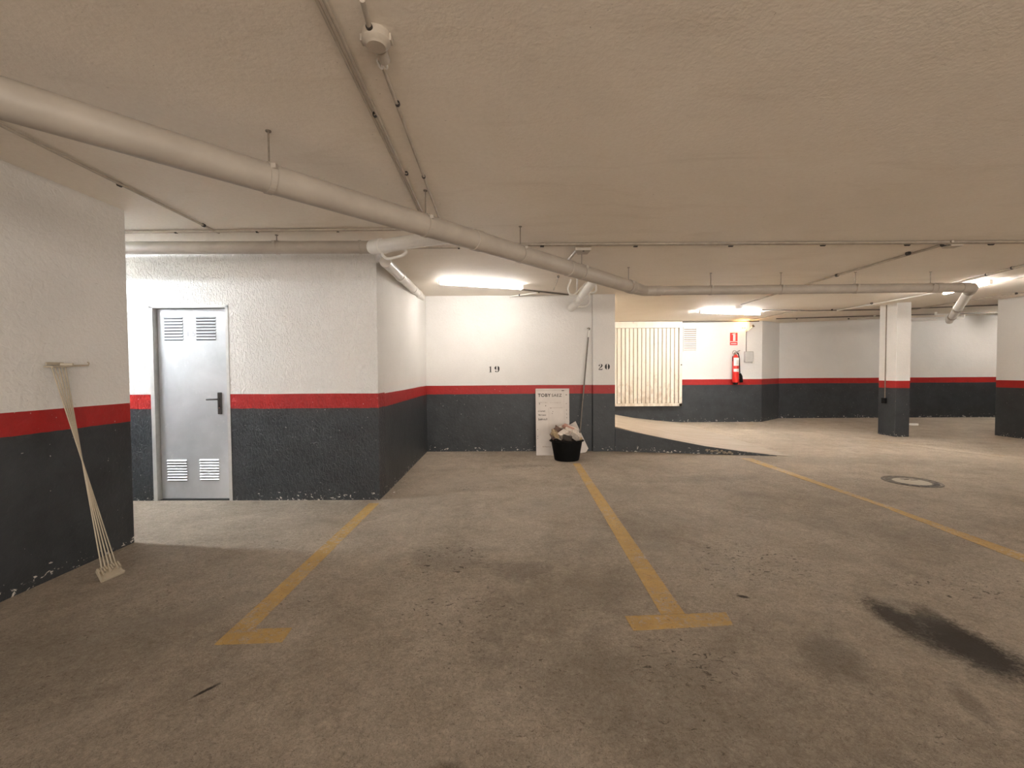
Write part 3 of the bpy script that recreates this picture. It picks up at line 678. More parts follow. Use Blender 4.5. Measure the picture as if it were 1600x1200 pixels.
P.prism([S(q) for q in ((.70, .34), (.74, .34), (.74, .86), (.70, .90))], (0, -.001, 0))
P.prism([S(q) for q in ((.0, .26), (1, .26), (1, .30), (0, .30))], (0, -.001, 0)); P.build('pictogram', M['sign_white'], sg)
P = Part()
P.prism([S(q) for q in ((.12, .10), (.88, .10), (.88, .14), (.12, .14))], (0, -.001, 0)); P.build('print_line', M['sign_white'], sg)
# grey socket / junction box with its tag
a = on_y(1162.2, 549.3, EY); b = on_y(1176.3, 567, EY)
jb = empty('junction_box', (a.x, EY, b.z), 'pale grey plastic box on the wall beside the fire extinguisher', 'junction box')
Part().box((a.x, EY-.075, b.z+.02), (b.x-.02, EY, a.z)).build('box_body', M['plastic_grey'], jb, bevel=.012)
Part().box((a.x+.012, EY-.088, b.z+.035), (b.x-.032, EY-.074, a.z-.012)).build('cover', M['plastic_grey'], jb, bevel=.008)
Part().box((b.x-.045, EY-.06, b.z), (b.x, EY-.01, b.z+.10)).build('side_socket', M['plastic_white'], jb, bevel=.006)

# ================================================================== LAMPS
def lamp(name, p0, p1, label, col, strength, axis_up=.0, housing_h=.02):
    p0, p1 = Vector(p0), Vector(p1); c = (p0+p1)/2; d = (p1-p0).normalized(); n = Vector((-d.y, d.x, 0))
    zc = CZ(c.x)
    t = empty(name, (c.x, c.y, zc), label, 'lamp')
    L_ = (p1-p0).length
    P = Part(); q = [p0-n*.02, p1-n*.02, p1+n*.02, p0+n*.02]
    P.prism([(v.x, v.y, zc-housing_h) for v in q], (0, 0, housing_h-.001)); P.build('housing', M['plastic_white'], t, bevel=.004)
    zt_ = zc-housing_h-.030
    for e, s_ in ((p0, 1), (p1, -1)):
        P = Part(); o_ = e+d*s_*.012; P.prism([tuple(Vector((v.x, v.y, zt_-.018))) for v in (o_-n*.016-d*.012, o_-n*.016+d*.012, o_+n*.016+d*.012, o_+n*.016-d*.012)], (0, 0, .050)); P.build('tube_holder', M['plastic_white'], t)
    P = Part(); P.tube([(p0.x+d.x*.024, p0.y+d.y*.024, zt_), (p1.x-d.x*.024, p1.y-d.y*.024, zt_)], .018, 16)
    P.build('fluorescent_tube', emit(name+'_glow', col, strength), t, smooth=True)
    return t
def at2(u, v): p = on_c(u, v, .05); return (p.x, p.y, p.z)
lamp('strip_light', at2(685, 442.5), at2(817, 450.5), 'bare fluorescent strip light on the ceiling above the bay numbered 19', C_BAY, S_BAY)
lamp('strip_light', at2(1093, 487.5), at2(1188, 491), 'bare fluorescent strip light near the fire extinguisher wall', C_EXT, S_EXT)
lamp('strip_light', at2(1549, 442), at2(1474, 458.5), 'fluorescent strip light mostly hidden behind the elbow of the ceiling pipe', C_RIGHT, S_RIGHT)
lamp('strip_light', (-5.35, 3.56, 0), (-4.15, 3.56, 0), 'strip light hidden in the recess behind the left wall', C_RECESS, S_RECESS)
lamp('strip_light', (.1, 8.3, 0), (1.5, 8.3, 0), 'warm strip light over the ramp, hidden behind the pilaster', (1, .88, .71), 42)
lamp('strip_light', (12.6, 9.9, 0), (12.6, 11.1, 0), 'added unseen fill light behind the right wall', C_RIGHT, 30)  # unseen lamp added to brighten the far right space
for lx_, ly_, lab_ in ((-1.6, -2.6, 'added fill light behind the viewer towards the left'), (1.6, -2.6, 'added fill light straight behind the viewer'), (4.8, -2.2, 'added fill light behind the viewer towards the right')):
    lamp('strip_light', (lx_-.75, ly_, 0), (lx_+.75, ly_, 0), lab_, C_FILL, S_FILL)  # unseen lamps added as fill for the near part of the room
# twin emergency spotlight
ec = on_y(1168.5, 509, EY-.08)
el = empty('emergency_light', (ec.x, EY, ec.z-.14), 'twin-headed emergency spotlight with one warm glowing bulb above the junction box', 'lamp')
P = Part(); P.prism([(ec.x-.035, EY-.09, ec.z+.10), (ec.x+.035, EY-.09, ec.z+.10), (ec.x+.045, EY-.09, ec.z-.06), (ec.x+.02, EY-.09, ec.z-.14), (ec.x-.02, EY-.09, ec.z-.14), (ec.x-.045, EY-.09, ec.z-.06)], (0, .09, 0)); P.build('body', M['plastic_white'], el, bevel=.008)
P = Part(); P.tube([(ec.x+.03, EY-.06, ec.z-.11), (ec.x+.105, EY-.10, ec.z-.02)], .014, 10); P.build('arm', M['plastic_white'], el, smooth=True)
P = Part(); P.lathe((ec.x+.10, EY-.10, ec.z-.025), (.7, -.3, .6), [(0, 0), (.016, 0), (.034, .035), (.034, .045), (0, .042)], 16); P.build('spot_head', M['clip'], el, smooth=True)
P = Part(); P.tube([(ec.x-.02, EY-.06, ec.z-.03), (ec.x-.085, EY-.09, ec.z-.045)], .013, 10); P.build('arm', M['plastic_white'], el, smooth=True)
P = Part(); P.box((ec.x-.155, EY-.12, ec.z-.065), (ec.x-.075, EY-.07, ec.z-.045)); P.build('lamp_bracket', M['clip'], el, bevel=.004)
P = Part(); P.lathe((ec.x-.115, EY-.10, ec.z-.045), ZU, [(0, 0), (.018, 0), (.034, .03), (.040, .055), (.030, .085), (0, .098)], 18); P.build('bulb', emit('warm_bulb', C_BULB, S_BULB), el, smooth=True)

# ================================================================== DRAIN PIPES
def pipe_clamp(P, c, axis, r, wd=.03, th=.004):
    axis = Vector(axis).normalized(); P.lathe(Vector(c)-axis*wd/2, axis, [(r-.001, 0), (r+th, 0), (r+th, wd), (r-.001, wd)], 28)
def hangers(t, pts, axis, r, zf):
    for (x, y) in pts:
        z = zf(x, y); P = Part(); pipe_clamp(P, (x, y, z), axis, r); ax = Vector(axis).normalized(); n = Vector((ax.y, -ax.x, 0))
        if n.y > 0: n = -n
        c = Vector((x, y, z))+n*(r+.006)*.86+Vector((0, 0, (r+.006)*.5)); P.box(c-Vector((.012, .012, .012)), c+Vector((.012, .012, .012)))
        P.build('pipe_clamp', M['pipe'], t, smooth=False)
        Part().tube([(x, y, z+r), (x, y, CZ(x))], .0045, 8).build('hanger_rod', M['rod'], t)
        Part().lathe((x, y, CZ(x)-.006), ZU, [(0, 0), (.014, 0), (.014, .006), (0, .006)], 12).build('ceiling_flange', M['rod'], t)
A0 = Vector((-3.05, 3.74-1.15*3.05+0, 2.32)); A0 = Vector((-2.95, 3.74-1.15*2.95, 2.318))
corner = Vector((1.665, 5.66, 2.352)); A1 = corner
ddir = (A1-A0).normalized()
mp = empty('drain_pipe', tuple((A0+A1)/2), 'large cream drain pipe running diagonally across under the ceiling', 'pipe')
R1 = .0745
Part().tube([A0, corner-ddir*.33], R1, 32, cap=True).build('pipe_run', M['pipe'], mp, smooth=True)
for s_ in (.0,):
    P = Part(); e0 = corner-ddir*.42; P.lathe(e0, ddir, [(R1-.001, 0), (R1+.006, .004), (R1+.006, .10), (R1-.001, .115)], 32); P.build('pipe_collar', M['pipe'], mp, smooth=True)
P = Part(); e1 = corner+Vector((.16, 0, 0))
P.tube([corner-ddir*.36, corner-ddir*.14, corner, e1], R1-.001, 32, r2=.0625, smooth_n=4); P.build('elbow', M['pipe'], mp, smooth=True)
for fpos in (-1.98, -.32, .52):
    y = 3.74+1.15*fpos; c = Vector((fpos, y, 2.345-.006*0)); zc_ = A0.z+(A1.z-A0.z)*(fpos-A0.x)/(A1.x-A0.x)
    P = Part(); P.lathe((fpos, y, zc_), ddir, [(R1-.001, 0), (R1+.005, .004), (R1+.005, .075), (R1-.001, .08)], 32); P.build('pipe_collar', M['pipe'], mp, smooth=True)
zd = lambda x, y: A0.z+(A1.z-A0.z)*(x-A0.x)/(A1.x-A0.x)
hangers(mp, [(-1.272, 3.74-1.15*1.272), (-.615, 3.74-.615*1.15), (.048, 3.795), (.69, 4.534), (1.375, 5.32)], ddir, R1+.001, zd)
# right-hand run
rpE = on_y(1524, 450, 5.675); R2 = .0585
zr = lambda x, y=0: 2.352+(2.366-2.352)*(x-1.7)/3.6
B0 = Vector((corner.x+.14, 5.66, 2.352)); B1 = Vector((rpE.x-.16, 5.69, zr(rpE.x)))
rp_ = empty('drain_pipe', tuple((B0+B1)/2), 'thinner cream drain pipe running level to the right under the ceiling', 'pipe')
Part().tube([B0, B1], R2, 28).build('pipe_run', M['pipe'], rp_, smooth=True)
P = Part(); P.lathe(B0, (1, 0, 0), [(R2-.001, 0), (R2+.006, .003), (R2+.006, .07), (R2-.001, .08)], 28); P.build('pipe_collar', M['pipe'], rp_, smooth=True)
P = Part(); P.lathe(Vector((on_y(1461, 450, 5.68).x, 5.688, zr(5.2))), (1, 0, 0), [(R2-.001, 0), (R2+.007, .003), (R2+.007, .09), (R2-.001, .1)], 28); P.build('pipe_collar', M['pipe'], rp_, smooth=True)
hangers(rp_, [(2.522, 5.665), (3.424, 5.669), (4.381, 5.675), (5.352, 5.687)], (1, .008, 0), R2+.001, zr)
E0 = Vector((rpE.x-.02, 5.70, zr(rpE.x)))
ed = on_y(1484, 501, 9.0)
P = Part(); P.tube([B1-Vector((.02, 0, 0)), E0, E0+(ed-E0).normalized()*.28], R2+.006, 28, smooth_n=8); P.build('elbow', M['pipe'], rp_, smooth=True)
br = empty('branch_pipe', tuple(E0+(ed-E0).normalized()*.3), 'white drain branch going back from the right elbow of the ceiling pipe', 'pipe')
bd = (ed-E0).normalized(); P = Part(); P.tube([E0+bd*.27, ed], R2, 24); P.build('pipe_run', M['pipe_white'], br, smooth=True)
for f_ in (.50, .80):
    P = Part(); c = E0+(ed-E0)*f_; P.lathe(c, bd, [(R2-.001, 0), (R2+.010, .01), (R2+.010, .16), (R2-.001, .17)], 24); P.build('pipe_collar', M['pipe'], br, smooth=True)
P = Part(); P.tube([ed-bd*.06, ed+bd*.06, ed+bd*.12+Vector((0, 0, .05)), ed+bd*.13+Vector((0, 0, .13))], R2+.004, 20, smooth_n=3); P.build('elbow', M['pipe_white'], br, smooth=True)
# left level pipe over the door wall
z2 = 2.463; LYp = 3.97; R3 = .0565
lp = empty('drain_pipe', (-3.2, LYp, z2), 'cream drain pipe along the top of the rough door wall', 'pipe')
xe = on_y(586, 388, LYp).x
Part().tube([(LEFT, LYp, z2+.02), (xe, LYp, z2-.006)], R3, 28).build('pipe_run', M['pipe'], lp, smooth=True)
P = Part(); P.lathe((on_y(561, 388, LYp).x, LYp, z2-.005), (1, 0, 0), [(R3-.001, 0), (R3+.005, .003), (R3+.005, .02), (R3-.001, .025)], 28); P.build('pipe_collar', M['pipe'], lp, smooth=True)
hangers(lp, [(-2.162, 3.97)], (1, 0, 0), R3+.001, lambda x, y: z2)
# white branch from there to the diagonal pipe
a = Vector((xe-.005, LYp-.02, z2-.01)); b = Vector((-.40, 3.36, 2.375)); bd = (b-a).normalized()
bp_ = empty('branch_pipe', tuple(a), 'white drain branch joining the door-wall pipe to the diagonal pipe', 'pipe')
P = Part(); P.tube([a+bd*.05, b], R3-.001, 28); P.build('pipe_run', M['pipe_white'], bp_, smooth=True)
P = Part(); P.lathe(a-bd*.035, bd, [(R3-.018, 0), (R3+.002, .004), (R3+.008, .02), (R3+.008, .15), (R3-.001, .158)], 28); P.build('socket', M['pipe_white'], bp_, smooth=True)
# pipe along the top of the bay side wall
sp0 = on_y(602, 409, 4.25); sp1 = on_y(659, 464.5, 6.95)
sp = empty('drain_pipe', tuple(sp0), 'white drain pipe along the top of the bay side wall', 'pipe')
Part().tube([sp0, sp1], .054, 24).build('pipe_run', M['pipe_cream'], sp, smooth=True)
sd = (sp1-sp0).normalized()
for c in (sp0+sd*.75, sp0+sd*1.75, sp0+sd*2.2):
    P = Part(); P.lathe(c, sd, [(.053, 0), (.062, .005), (.062, .13), (.053, .14)], 24); P.build('pipe_collar', M['pipe_cream'], sp, smooth=True)
# white branch at the pilaster
q0 = Vector((.885, 4.76, 2.345)); q1 = on_y(903, 471, 6.75)
bq = empty('branch_pipe', tuple(q0), 'white drain branch ending on the back wall beside the pilaster', 'pipe')
qd = (q1-q0).normalized()
P = Part(); P.tube([q0, q1], .052, 24); P.build('pipe_run', M['pipe_white'], bq, smooth=True)
P = Part(); P.lathe(q0+qd*1.35, qd, [(.051, 0), (.058, .005), (.058, .1), (.051, .11)], 24); P.build('pipe_collar', M['pipe_white'], bq, smooth=True)
P = Part(); P.tube([q1-qd*.05, q1+qd*.05, q1+qd*.18+Vector((-.03, .02, -.02)), (q1.x-.05, WB+.01, q1.z-.035)], .060, 24, smooth_n=4); P.build('elbow', M['pipe_white'], bq, smooth=True)

# ================================================================== CONDUITS
def conduit(pts, r, label, mat='conduit', clips=(), double=0, cat='conduit', name='conduit', sm=4, csz=1.0):
    pts = [Vector(p) for p in pts]; o0 = pts[0]
    q = [pts[0]]
    for a_, b_ in zip(pts, pts[1:]):
        if (a_.x-6.2)*(b_.x-6.2) < 0 and min(CZ(a_.x)-a_.z, CZ(b_.x)-b_.z) > 0 and max(CZ(a_.x)-a_.z, CZ(b_.x)-b_.z) < .05:
            m_ = a_.lerp(b_, (6.2-a_.x)/(b_.x-a_.x)); m_.z = 2.575-(CZ(a_.x)-a_.z); q.append(m_)
        q.append(b_)
    pts = q
    for p_ in pts: p_.z = min(p_.z, CZ(p_.x)-r-.002)
    P = Part(); P.tube(pts, r, 10, smooth_n=sm if len(pts) > 2 else 0)
    if double:
        d = (pts[-1]-pts[0]).normalized(); n = Vector((-d.y, d.x, 0))*double
    t = P.at(name, M[mat], tuple(o0), smooth=True); tag(t, label, cat)
    if double:
        P = Part(); P.tube([p+n for p in pts], r*.8, 10); P.build('second_conduit', M[mat], t, smooth=True)
    for c in clips:
        c = Vector(c); d = (pts[-1]-pts[0]).normalized(); P = Part()
        d = Vector((d.x, d.y, 0)).normalized(); w_ = .018*csz; P.lathe(c-d*w_/2, d, [(r+.0005, 0), (r+.0045*csz, 0), (r+.0045*csz, w_), (r+.0005, w_)], 14)
        P.build('clip', M['clip'], t)
    return t
c_ = on_c
def ext(a, b, k):  # continue a line beyond b
    return b+(b-a).normalized()*k
a, b = c_(0, 195), c_(342, 364)
conduit([ext(b, a, 3.0), b], .009, 'single conduit on the left ceiling running toward the steel door wall', clips=[c_(187, 288.5), c_(318, 352)], csz=1.2, mat='conduit')
a, b = c_(197, 363.5), c_(640, 359)
conduit([Vector((LEFT, a.y, a.z)), b], .009, 'conduit crossing the ceiling in front of the door-wall pipe', 'conduit', [c_(275, 362.5), c_(402, 361.5), c_(528, 360.5)], double=-.024)
a, b = c_(640, 387.3), c_(719, 387)
conduit([Vector((-1.40, a.y, a.z)), b], .010, 'short conduit seen between the white branch and the diagonal pipe', 'conduit', [c_(717, 387)], double=-.024)
a, b = c_(800, 383.5), c_(1610, 379)
conduit([a, ext(a, b, 2.6)], .012, 'long conduit crossing the right half of the ceiling', 'conduit_mid', [c_(u, v) for u, v in ((847, 383), (993, 383), (1142, 382.5), (1286, 381.5), (1418, 381), (1549, 380))], double=-.034, csz=2.0)
# double run coming from over the viewer
a, b = c_(507, 0), c_(660, 332)
e = ext(a, b, .40)
conduit([ext(b, a, 3.2), e], .008, 'double conduit run overhead left of the ceiling bulb', 'conduit', [c_(586, 179), c_(635, 271)], double=.026, csz=.8)
a, b = c_(587, 78), c_(684, 335)
conduit([c_(566, 0), c_(582, 62)], .009, 'conduit coming overhead to the ceiling bulb holder', 'conduit')
conduit([c_(592, 88), ext(c_(592, 88), c_(684, 335), .40)], .008, 'conduit going on from the ceiling bulb holder toward the diagonal pipe', 'conduit', [c_(621, 162), c_(662, 276)], csz=.8)
# box on the long conduit with its spur
bx = c_(908, 388, .0)
bo = Part(); bo.prism([(bx.x-.075, bx.y-.11, CZ(0)-.05), (bx.x+.085, bx.y-.11, CZ(0)-.05), (bx.x+.075, bx.y+.05, CZ(0)-.05), (bx.x-.03, bx.y+.06, CZ(0)-.05)], (0, 0, .0495))
b_o = bo.at('junction_box', M['conduit'], (bx.x, bx.y, CZ(0)), bevel=.006); tag(b_o, 'cream junction box on the long ceiling conduit above the diagonal pipe', 'junction box')
Part().lathe((bx.x+.01, bx.y-.09, CZ(0)-.056), ZU, [(0, 0), (.010, 0), (.010, .006), (0, .006)], 10).build('screw', M['clip'], b_o)
conduit([c_(901, 391), c_(872, 424)], .016, 'thick conduit spur from the junction box down behind the diagonal pipe', 'conduit')
conduit([c_(873, 431), c_(865, 453)], .010, 'short conduit between the diagonal pipe and the strip light wiring', 'conduit', [c_(872.5, 432)], csz=1.3)
# far diagonal, right side
conduit([c_(1489, 377), c_(1470, 383.5), c_(1308, 430), c_(1158, 476)], .012, 'diagonal conduit from the long ceiling conduit to a round cap over the far strip light', 'conduit', [c_(1474, 382), c_(1419, 396), c_(1308, 430)], sm=0, csz=1.8)
jx = c_(1488, 380, 0)
jb2 = Part().box((jx.x-.06, jx.y-.05, CZ(jx.x)-.04), (jx.x+.06, jx.y+.05, CZ(jx.x)-.0005)).at('junction_box', M['conduit'], (jx.x, jx.y, CZ(jx.x)), bevel=.006); tag(jb2, 'small junction box where the far diagonal conduit leaves the long one', 'junction box')
cp = c_(1154, 478, 0)
cb = Part().lathe((cp.x, cp.y, CZ(cp.x)), (0, 0, -1), [(0, .0005), (.062, .0005), (.062, .04), (.05, .055), (0, .058)], 24).at('round_junction_box', M['plastic_white'], (cp.x, cp.y, CZ(cp.x)), smooth=True); tag(cb, 'round white junction box on the ceiling above the far strip light', 'junction box')
conduit([ext(c_(1475, 446.5), c_(1604, 413), .8), c_(1475, 446.5)], .016, 'thick white conduit passing over the right elbow of the ceiling pipe', 'conduit', [c_(1582, 418.5), c_(1542, 429)], sm=0)
conduit([c_(1468, 456), c_(1362, 475.5), c_(1302, 486)], .014, 'white conduit passing over the top of the square column', 'pipe_white', [c_(1362, 474)], sm=0)
conduit([ext(c_(1553, 441), c_(1604, 431), .6), c_(1553, 441)], .014, 'conduit feeding the right-hand strip light from the right', 'conduit_dark', sm=0)
conduit([ext(c_(1518, 469), c_(1604, 457), .5), c_(1518, 468.5), c_(1424, 484)], .014, 'conduit crossing over the end of the right wall', 'conduit', [c_(1588, 458.5)], sm=0)
conduit([c_(1190, 484), c_(1375, 484), Vector((12.6, c_(1375, 484).y, CZ(12.6)-.014))], .012, 'dark conduit on the far ceiling level with the far strip light', 'conduit_dark', [c_(1300, 484)], sm=0)
conduit([c_(1213, 498), Vector((13.8, c_(1330, 498).y, CZ(13.8)-.02))], .014, 'dark conduit near the farthest wall', 'conduit_dark', [c_(1245, 498), c_(1326, 498)], sm=0)
conduit([c_(1340, 499.0), c_(1368, 493)], .012, 'short pale conduit left of the column top', 'pipe_white', sm=0)
conduit([on_y(968, 502, EY-.1), on_y(1064, 502, EY-.1), on_y(1064, 500.3, EY-.05), on_y(1186, 500.3, EY-.05)], .015, 'dark conduit along the top of the far wall', 'conduit_dark', [], sm=0)
conduit([c_(1172, 500), c_(1250, 484.5)], .012, 'thin white conduit from the emergency spotlight to the ceiling run', 'conduit', sm=0)
py_ = 11.2
conduit([on_y(1424, 500.7, py_), on_y(1486, 497.5, py_), on_y(1505, 497.5, py_), on_y(1505, 492, py_)], .030, 'white pipe below the far ceiling behind the white branch', 'pipe_white', sm=3)
conduit([on_y(1462, 483, 10.4), on_y(1462, 491.5, 10.4), on_y(1486, 491, 10.4)], .026, 'small L-shaped white pipe hanging from the far ceiling', 'pipe_white', sm=4)
# wiring at strip light of bay 19
conduit([c_(815, 452.5), c_(888, 460.5)], .012, 'conduit from the bay strip light toward the pilaster', 'conduit_dark', [c_(842, 456)], sm=0)
conduit([c_(794, 463.6), c_(838, 457.5)], .012, 'pale conduit meeting the strip light wiring near the back wall', 'pipe_white', [c_(812, 461)], sm=0)
conduit([on_y(891, 433, 5.9), on_y(891.5, 438, 5.9), on_y(887, 451, 5.9), on_y(890, 460, 5.9), on_y(897, 461, 5.9), on_y(904.5, 454, 5.9), on_y(916, 442, 5.9)], .013, 'white conduit looped under the pilaster branch on its left side', 'pipe_white', sm=4)
conduit([c_(902, 436), c_(901.5, 456)], .012, 'short white conduit between the loop and the pilaster branch', 'pipe_white', sm=0)
conduit([on_y(928, 444.5, 6.2), on_y(931.5, 446, 6.2), on_y(931.5, 455, 6.2), on_y(928, 457.5, 6.2), on_y(918, 457.5, 6.3)], .013, 'white conduit hooked on the right side of the pilaster branch', 'pipe_white', sm=4)
conduit([on_y(921, 459, 7.0), on_y(920.5, 474, 7.0), on_y(915, 479, 7.0), on_y(902, 479.3, 7.0)], .016, 'white conduit bend on the back wall beside the pilaster', 'pipe_white', sm=4)
ly = 3.9
conduit([on_y(597, 392, ly), on_y(597.5, 398.5, ly), on_y(604, 404.8, ly), on_y(614, 403.5, ly-.05), on_y(630, 399, ly-.1), on_y(635, 394, ly-.1), on_y(633.5, 390, ly-.1), on_y(627, 388.5, ly-.1), on_y(612, 391, ly-.05), on_y(602, 395, ly)], .013, 'white looped conduit hanging below the branch at the wall corner', 'pipe_white', sm=3)
# cable and socket on the column's lit side
cxp = N0.x
sz = on_x(1382.5, 626, cxp-.01); tp = CZ(cxp)
ycab = sz.y
conduit([(cxp-.010, ycab, tp-.002), (cxp-.010, ycab, sz.z)], .009, 'thin dark cable running down the square column', 'rod', name='cable', cat='cable')
so = Part().box((cxp-.05, ycab-.04, sz.z-.055), (cxp-.0005, ycab+.04, sz.z+.055)).at('socket_box', M['black'], (cxp, ycab, sz.z), bevel=.006); tag(so, 'small black socket box on the square column', 'socket')
# conduit from spotlight to junction box
conduit([(ec.x, EY-.012, ec.z-.13), (ec.x, EY-.012, on_y(1168.5, 549.5, EY).z)], .009, 'thin grey conduit between the emergency spotlight and the pale wall box', 'conduit_dark')

# ================================================================== CEILING BULB HOLDER
bh = on_z(588, 72, 2.53); bh.z = 2.575
t = empty('ceiling_lampholder', tuple(bh), 'round cream ceiling lampholder with an unlit folded-tube bulb', 'lamp')
Part().lathe(tuple(bh), (0, 0, -1), [(0, .0004), (.052, .0004), (.052, .03), (.044, .04), (.040, .042), (.034, .050), (0, .052)], 30).build('base', M['conduit'], t, smooth=True)
Part().lathe((bh.x+.002, bh.y+.048, bh.z-.022), (0, 1, -.15), [(0, 0), (.024, 0), (.022, .05), (0, .05)], 20).build('socket', M['conduit'], t, smooth=True)
P = Part(); s0 = Vector((bh.x-.012, bh.y+.09, bh.z-.030))
for dx in (-.008, .010):
    P.tube([s0+Vector((dx-.006, 0, 0)), s0+Vector((dx-.006, .035, -.005)), s0+Vector((dx, .044, -.006)), s0+Vector((dx+.006, .035, -.005)), s0+Vector((dx+.006, 0, 0))], .0048, 8, smooth_n=3)
P.build('bulb', M['pipe_white'], t, smooth=True)
for sx in (-1, 1): Part().box((bh.x+sx*.052-.006, bh.y-.010, bh.z-.03), (bh.x+sx*.052+.006, bh.y+.022, bh.z-.004)).build('side_lug', M['conduit'], t, bevel=.002)
P = Part(); P.lathe((bh.x-.007, bh.y-.048, bh.z-.017), (-.1, -1, 0), [(0, 0), (.012, 0), (.012, .012), (0, .012)], 12); P.build('cable_gland', M['clip'], t)

# ================================================================== FOLDED AIRER leaning on the left wall
AX = XL+.045
TP = [on_x(u, v, AX) for u, v in ((80.5, 573), (86, 573), (91.5, 573), (97, 573), (102, 573))]
BTz = .055
BT = [on_z(u, v, BTz) for u, v in ((159, 889), (164.5, 887), (170, 884.5), (175.5, 882), (180.5, 879.5))]
ai = empty('folded_airer', (BT[2].x, BT[2].y, 0), 'bundle of five cream metal rods with comb brackets leaning on the left wall', 'clothes airer')
for i in range(5):
    # rods cross over at the waist
    a, b = TP[i], BT[4-i]
    wst = (a+b)/2*.0 + (a*.56+b*.44); cen = ((TP[0]+TP[4])/2)*.56+((BT[0]+BT[4])/2)*.44
    off = (4-i-2)*.0045
    P = Part(); P.tube([a, b], .0040, 8); P.build('rod', M['airer'], ai, smooth=True)
tl, tr = on_x(78, 571, AX), on_x(134.5, 569.5, AX)
P = Part()
P.prism([(XL+.002, tl.y, tl.z-.012), (AX+.02, tl.y, tl.z-.014), (AX+.02, tr.y, tr.z-.012), (XL+.012, tr.y, tr.z-.010)], (0, 0, .010))
P.prism([(XL+.004, tl.y+.01, tl.z+.004), (XL+.014, tl.y+.01, tl.z+.004), (XL+.014, tl.y+.115, tl.z+.004), (XL+.004, tl.y+.115, tl.z+.004)], (0, 0, .018))
P.prism([(XL+.004, tl.y+.085, tl.z+.0), (AX+.02, tl.y+.12, tl.z+.0), (AX+.02, tl.y+.13, tl.z+.0), (XL+.004, tl.y+.10, tl.z+.0)], (0, 0, .016))
P.build('top_bracket', M['airer'], ai, bevel=.001)
P = Part(); P.tube([(AX+.012, tr.y-.006, tr.z-.008), (AX+.012, tr.y+.006, tr.z-.003), (AX+.012, tr.y+.008, tr.z+.012), (AX+.012, tr.y-.002, tr.z+.016)], .004, 8, smooth_n=3); P.build('hook', M['airer'], ai, smooth=True)
# bottom comb bracket lying against the floor
q = [on_z(149.5, 892, .055), on_z(184, 878.5, .055), on_z(195, 893.5, .012), on_z(158.5, 909, .006)]
P = Part(); nrm = (q[1]-q[0]).cross(q[3]-q[0]).normalized();
if nrm.z < 0: nrm = -nrm
P.prism([v-nrm*.010 for v in q], nrm*.010); P.build('foot_plate', M['airer'], ai, bevel=.0015)
ex, ey_ = q[1]-q[0], q[3]-q[0]
for i in range(9):
    s_ = .05+.9*i/8; a = q[0]+ex*s_; ln = .30+.28*((i*5) % 3)/2
    P = Part(); a2 = a+ey_*ln+ex*.03; wv = ex.normalized()*.0045
    P.prism([a-wv+nrm*.001, a+wv+nrm*.001, a2+wv+nrm*.001, a2-wv+nrm*.001], nrm*.012); P.build('comb_tooth', M['airer'], ai)
P = Part(); P.prism([q[3]-ey_*.16, q[2]-ey_*.16, q[2], q[3]], nrm*.008); P.build('foot_lip', M['airer'], ai)
P = Part(); P.prism([q[0], q[0]+ex*.05, q[3]+ex*.05, q[3]], nrm*.012); P.build('foot_side', M['airer'], ai)

# ================================================================== PRINTED BOARD behind the bucket
bz = on_z(838, 711.5); br_ = on_z(890, 711.5)
by = bz.y; lean_y = WB-.03
zt_ = on_y(863, 607, lean_y).z
xl0, xr0 = bz.x, on_z(890, 711.5).x; xl1, xr1 = on_y(836.7, 607, lean_y).x, on_y(889.4, 607, lean_y).x
th = .03
v00, v10, v11, v01 = Vector((xl0, by, 0)), Vector((xr0, by, 0)), Vector((xr1, lean_y, zt_)), Vector((xl1, lean_y, zt_))
nb = (v10-v00).cross(v01-v00).normalized()
if nb.y > 0: nb = -nb
lift = Vector((0, 0, .001+th*abs(nb.z)))
bo = empty('printed_board', tuple((v00+v10)/2), 'white printed board with dark lettering leaning on the back wall behind the bucket', 'board')
sh = -nb*0
P = Part(); P.prism([v00+nb*th*0, v10, v11, v01], -nb*th); board = P.build('panel', M['board'], bo, bevel=.003)
bx_, bz_ = (v10-v00), (v01-v00)
def B(s_, t_, k=.0008): return v00+bx_*s_+bz_*t_+nb*k
def bquad(P, s0, t0, s1, t1, k=.0006): P.prism([B(s0, t0, .0002), B(s1, t0, .0002), B(s1, t1, .0002), B(s0, t1, .0002)], nb*k)
P = Part(); bquad(P, .02, .967, .98, .972, .001); P.build('top_fold', M['board_mark'], bo)
P = Part(); bquad(P, .82, .960, .90, .972, .0012); bquad(P, .94, .895, .985, .905, .0012); P.build('tape_mark', M['ink'], bo)
# heading
def btext(name, s, s0, t0, size, mat, bold=.0):
    c = bpy.data.curves.new(name, 'FONT'); c.body = s; c.size = size; c.extrude = .0003; c.offset = bold; c.materials.append(mat)
    c.space_character = 1.12
    o = bpy.data.objects.new(name, c); COL.objects.link(o); bpy.context.view_layer.update()
    X = bx_.normalized(); Z = bz_.normalized(); Yn = X.cross(Z); mm = Matrix.Identity(4); pp = B(s0, t0, .0008)
    for i in range(3): mm[i][0] = X[i]; mm[i][1] = Z[i]; mm[i][2] = -Yn[i] if (-Yn).dot(nb) < 0 else -Yn[i]; mm[i][3] = pp[i]
    for i in range(3): mm[i][2] = nb[i]
    o.parent = bo; o.matrix_parent_inverse = Matrix.Identity(4); o.matrix_basis = bo.matrix_world.inverted() @ mm
    return to_mesh(o)
btext('heading', 'TOBY', .075, .872, .074, M['ink'], .0025); btext('heading', 'SAEZ', .50, .872, .068, M['ink'], .0008)
rnd = random.Random(3)
